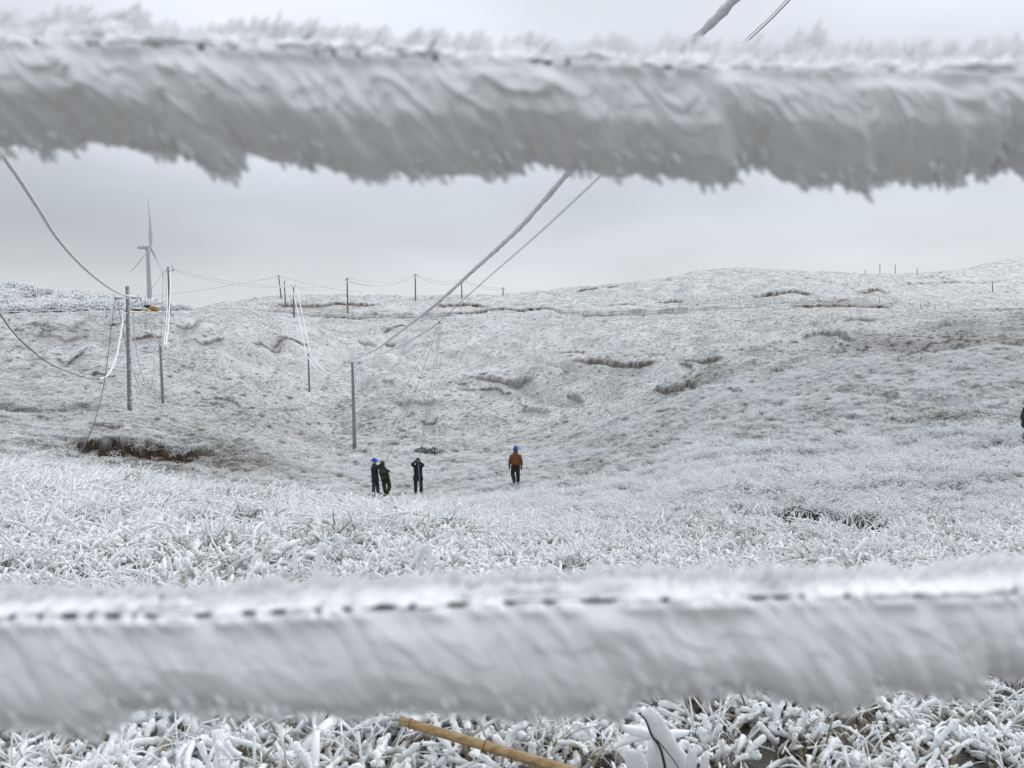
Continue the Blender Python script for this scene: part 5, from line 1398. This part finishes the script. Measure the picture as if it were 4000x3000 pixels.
def person(label, u, v, d, J, top_mat, leg_mat, hem, helmet=True, yaw=0.0, gloves=True, collar=False, emblem=None, hem_flare=0.0, scale=1.0, hair=False, ground=None, side=False):
    """J: joints in metres, x right in the picture, y away, z up, feet at 0"""
    b = P(u, v, d) if ground is None else np.array(ground); b[2] = gz(b[0], b[1]) - 0.02
    rt = root('person', b, label, 'person')
    tr = lambda me: me.transform(Matrix.Translation([float(c) for c in b]) @ Matrix.Rotation(yaw, 4, 'Z') @ Matrix.Scale(scale, 4)) or me
    pel, chest, neck, head = (np.array(J[k], float) for k in ('pelvis', 'chest', 'neck', 'head'))
    hf = np.array(J.get('face', (0, 1, 0)), float)
    torso_p = [pel - [0, 0, .08], pel, pel * .6 + chest * .4, chest, chest * .4 + neck * .6, neck]
    body = [loft(np.array(torso_p), [.13, .155, .145, .175, .15, .06], [.10, .115, .105, .115, .09, .055])]
    body.append(limb([neck - [0, 0, .04], neck * .4 + head * .6, head], [.058, .055, .06], 4))
    body.append(ball(head, .077, .095, .118))
    hs = np.cross(hf, [0, 0, 1])
    body.append(ball(head + hf * .098 + [0, 0, -.012], .016, .02, .022))          # nose
    for s in (-1, 1):
        body.append(ball(head + hs * .079 * s, .014, .02, .032))                  # ears
        body.append(ball(head + hf * .083 + hs * .032 * s + [0, 0, .012], .014, .012, .010))   # eyes
    body.append(ball(head + hf * .088 + [0, 0, -.055], .026, .012, .009))         # lips
    jac, tro, glo, boo = [], [], [], []
    low = chest + (pel - chest) * hem
    jp = [low, low * .75 + chest * .25, low * .45 + chest * .55, chest, chest * .55 + neck * .45, neck * .8 + chest * .2 + [0, 0, .03], neck + [0, 0, .035]]
    wx = [.205 + hem_flare, .205 + hem_flare * .7, .20, .215, .195, .10, .085]; wy = [.145 + hem_flare * .5, .145, .14, .15, .125, .095, .085]
    if side: wx, wy = [a * 1.18 for a in wy], [a * 1.08 for a in wx]
    jac.append(loft(np.array(jp), wx, wy, 18)) if side else jac.append(loft(np.array(jp), [.205 + hem_flare, .205 + hem_flare * .7, .20, .215, .195, .10, .085], [.145 + hem_flare * .5, .145, .14, .15, .125, .095, .085], 18))
    if collar:
        jac.append(loft(np.array([neck + [0, 0, -.02], neck + [0, -.01, .07], neck + [0, -.01, .12], head + [0, -.02, .0], head + [0, -.03, .05]]), [.11, .10, .105, .10, .07], [.11, .10, .105, .095, .06]))
    for s in ('l', 'r'):
        sh, el_, wr, ht = (np.array(J[k + s], float) for k in ('sh', 'el', 'wr', 'hd'))
        sh = sh * [0.92, 1, 1] - [0, 0, .035]
        body.append(limb([sh, el_, wr], [.05, .042, .03]))
        jac.append(limb([chest * .35 + sh * .65, sh, el_, wr + (el_ - wr) * .06], [.078, .078, .068, .054]))
        (glo if gloves else body).extend(hand(wr, ht - wr, -1 if s == 'l' else 1))
        if gloves: body.extend(hand(wr, ht - wr, -1 if s == 'l' else 1)[:1])
        hp, kn, an, to = (np.array(J[k + s], float) for k in ('hip', 'kn', 'an', 'toe'))
        body.append(limb([hp, kn, an], [.075, .05, .038]))
        tro.append(limb([pel * .5 + hp * .5 + [0, 0, .07], hp, kn, an + [0, 0, .02]], [.11, .116, .092, .082]))
        boo.append(limb([an + [0, 0, .10], an, an * .5 + to * .5 + [0, 0, -.03], to], [.06, .062, .055, .045], 4))
        body.append(limb([an, to], [.04, .03], 3))
    tro.append(loft(np.array([pel - [0, 0, .07], pel, pel + [0, 0, .12]]), [.15, .175, .165], [.115, .13, .12]))
    ob('body', tr(fuse('body', body, 0.011, 2)), M_SKIN, rt)
    ob('jacket', tr(fuse('jacket', jac)), top_mat, rt)
    ob('trousers', tr(fuse('trousers', tro)), leg_mat, rt)
    ob('boots', tr(fuse('boots', boo)), M_BOOT, rt)
    if gloves: ob('gloves', tr(fuse('gloves', glo, 0.008, 1)), M_GLOVE, rt)
    if helmet:
        prof = np.array([[.115, -.005], [.150, .0], [.150, .012], [.122, .018], [.124, .05], [.115, .09], [.092, .125], [.05, .147], [.004, .153]])
        th = np.linspace(0, 2 * np.pi, 24, endpoint=False)
        br = np.ones((len(prof), 24)); brim = 1 + 0.22 * np.clip(np.cos(th), 0, 1) ** 2
        br[1:3] *= brim
        fa, fb = hf, np.cross([0, 0, 1], hf)
        v = head + [0, 0, .03] + (prof[:, 0:1] * br)[..., None] * (np.cos(th)[None, :, None] * fa * 1.1 + np.sin(th)[None, :, None] * fb * .95) + prof[:, 1][:, None, None] * np.array([0, 0, 1.0])
        v = v.reshape(-1, 3); i = np.arange(len(v)).reshape(-1, 24)
        q = np.stack([i[:-1], np.roll(i[:-1], -1, 1), np.roll(i[1:], -1, 1), i[1:]], -1).reshape(-1, 4)
        hl = ob('helmet', tr(mesh_np('helmet', v, q)), M_BLUE, rt)
        for k in range(3):
            a0 = -0.5 + k * 0.5
            rb = head + [0, 0, .03] + np.stack([np.cos(np.linspace(-.2, 1.2, 10)) * 0, 0 * np.linspace(0, 1, 10), np.linspace(0, 0, 10)], 1)
        if emblem:
            c = head + [0, 0, .085] + np.array(emblem)
            ob('emblem', tr(mesh_np('emblem', *box(c, .05, .012, .035), smooth=False)), M_WHITE, hl)
    if hair:
        ob('hair', tr(fuse('hair', [ball(head + [0, 0, .035] - hf * .02, .088, .10, .105)], 0.012, 2)), M_HAIR, rt)
    return rt


# man in the brown jacket, walking away
person('man in rust brown hooded jacket, black trousers and blue helmet, seen from behind', 2014, 1884, 34.6, dict(
    pelvis=(0.0, 0, .93), chest=(-.005, .02, 1.25), neck=(.0, .03, 1.47), head=(.02, .05, 1.62),
    shl=(-.205, .02, 1.38), ell=(-.265, -.02, 1.10), wrl=(-.285, .05, .86), hdl=(-.28, .07, .72),
    shr=(.20, .02, 1.38), elr=(.265, -.02, 1.10), wrr=(.27, .04, .84), hdr=(.265, .06, .70),
    hipl=(-.095, 0, .88), knl=(-.135, .05, .48), anl=(-.035, -.18, .12), toel=(-.02, -.02, .05),
    hipr=(.095, 0, .88), knr=(.105, .05, .48), anr=(.12, .02, .09), toer=(.14, .2, .05)), M_BROWN, M_BLACK, 0.98, collar=True, emblem=(.05, -.135, .0), hem_flare=-0.01)
# man in the long dark coat, both hands up on the rope
person('man in long dark coat and trousers facing us with both hands raised on a rope', 1634, 1940, 36.3, dict(
    pelvis=(0.0, 0, .95), chest=(0, 0, 1.25), neck=(0, -.01, 1.45), head=(.01, .02, 1.60), face=(0, -1, 0),
    shl=(-.19, 0, 1.38), ell=(-.27, -.16, 1.46), wrl=(-.035, -.22, 1.66), hdl=(.0, -.20, 1.80),
    shr=(.19, 0, 1.38), elr=(.27, -.16, 1.44), wrr=(.04, -.22, 1.62), hdr=(.01, -.20, 1.76),
    hipl=(-.10, 0, .90), knl=(-.12, -.01, .48), anl=(-.125, 0, .09), toel=(-.14, -.2, .05),
    hipr=(.10, 0, .90), knr=(.13, -.01, .48), anr=(.15, 0, .09), toer=(.17, -.2, .05)), M_NAVY, M_NAVYT, 1.95, helmet=False, collar=True, hair=True, hem_flare=0.05)
# man with the blue helmet, side on, arms up to the right
person('man in blue helmet, long black coat and jeans pulling a rope up to the right', 1464, 1943, 36.0, dict(
    pelvis=(.02, 0, .95), chest=(.0, 0, 1.25), neck=(.0, 0, 1.45), head=(.0, 0, 1.585), face=(1, 0, 0),
    shl=(-.05, .16, 1.36), ell=(.20, .13, 1.36), wrl=(.40, .02, 1.50), hdl=(.45, 0, 1.62),
    shr=(-.02, -.16, 1.36), elr=(.22, -.15, 1.34), wrr=(.40, -.03, 1.44), hdr=(.45, 0, 1.55),
    hipl=(.0, .10, .90), knl=(.12, .10, .50), anl=(.13, .12, .09), toel=(.33, .12, .05),
    hipr=(.0, -.10, .90), knr=(-.02, -.10, .50), anr=(-.04, -.12, .09), toer=(.16, -.12, .05)), M_NAVY, M_JEAN, 2.0, hem_flare=0.05, side=True)
# man in camouflage, tight beside him, leaning in
person('man in camouflage jacket and trousers crouching close beside the blue helmet man', 1504, 1943, 35.75, dict(
    pelvis=(.03, 0, .84), chest=(-.07, .0, 1.13), neck=(-.10, .02, 1.30), head=(-.11, .06, 1.43), face=(-.5, .86, 0),
    shl=(-.20, .05, 1.22), ell=(-.28, .16, 1.34), wrl=(-.16, .10, 1.50), hdl=(-.14, .10, 1.62),
    shr=(.09, -.03, 1.24), elr=(.20, -.02, 1.13), wrr=(.06, -.06, 1.27), hdr=(-.04, -.02, 1.36),
    hipl=(-.06, 0, .80), knl=(-.05, .12, .46), anl=(.02, .02, .09), toel=(-.10, .15, .05),
    hipr=(.12, 0, .80), knr=(.20, .05, .46), anr=(.13, -.05, .09), toer=(.02, .1, .05)), M_CAMO, M_CAMO, 0.95, helmet=False, hair=True, collar=True, hem_flare=0.02, scale=1.04)
# somebody just entering the frame at the right edge
person('person in dark clothes cut off by the right edge of the picture', 4017, 1745, 20.8, dict(
    pelvis=(0.0, 0, .50), chest=(0.0, -.06, .80), neck=(.02, -.08, 1.0), head=(.04, -.10, 1.15), face=(0, -1, 0),
    shl=(-.16, -.05, .92), ell=(-.27, -.12, .66), wrl=(-.15, -.32, .55), hdl=(-.08, -.42, .55),
    shr=(.20, -.05, .92), elr=(.27, -.12, .68), wrr=(.12, -.32, .56), hdr=(.05, -.42, .55),
    hipl=(-.10, 0, .46), knl=(-.20, -.36, .44), anl=(-.17, -.10, .09), toel=(-.2, -.32, .05),
    hipr=(.10, 0, .46), knr=(.20, -.36, .44), anr=(.17, -.10, .09), toer=(.2, -.32, .05)), M_NAVY, M_BLACK, 1.1, helmet=False, hair=True)
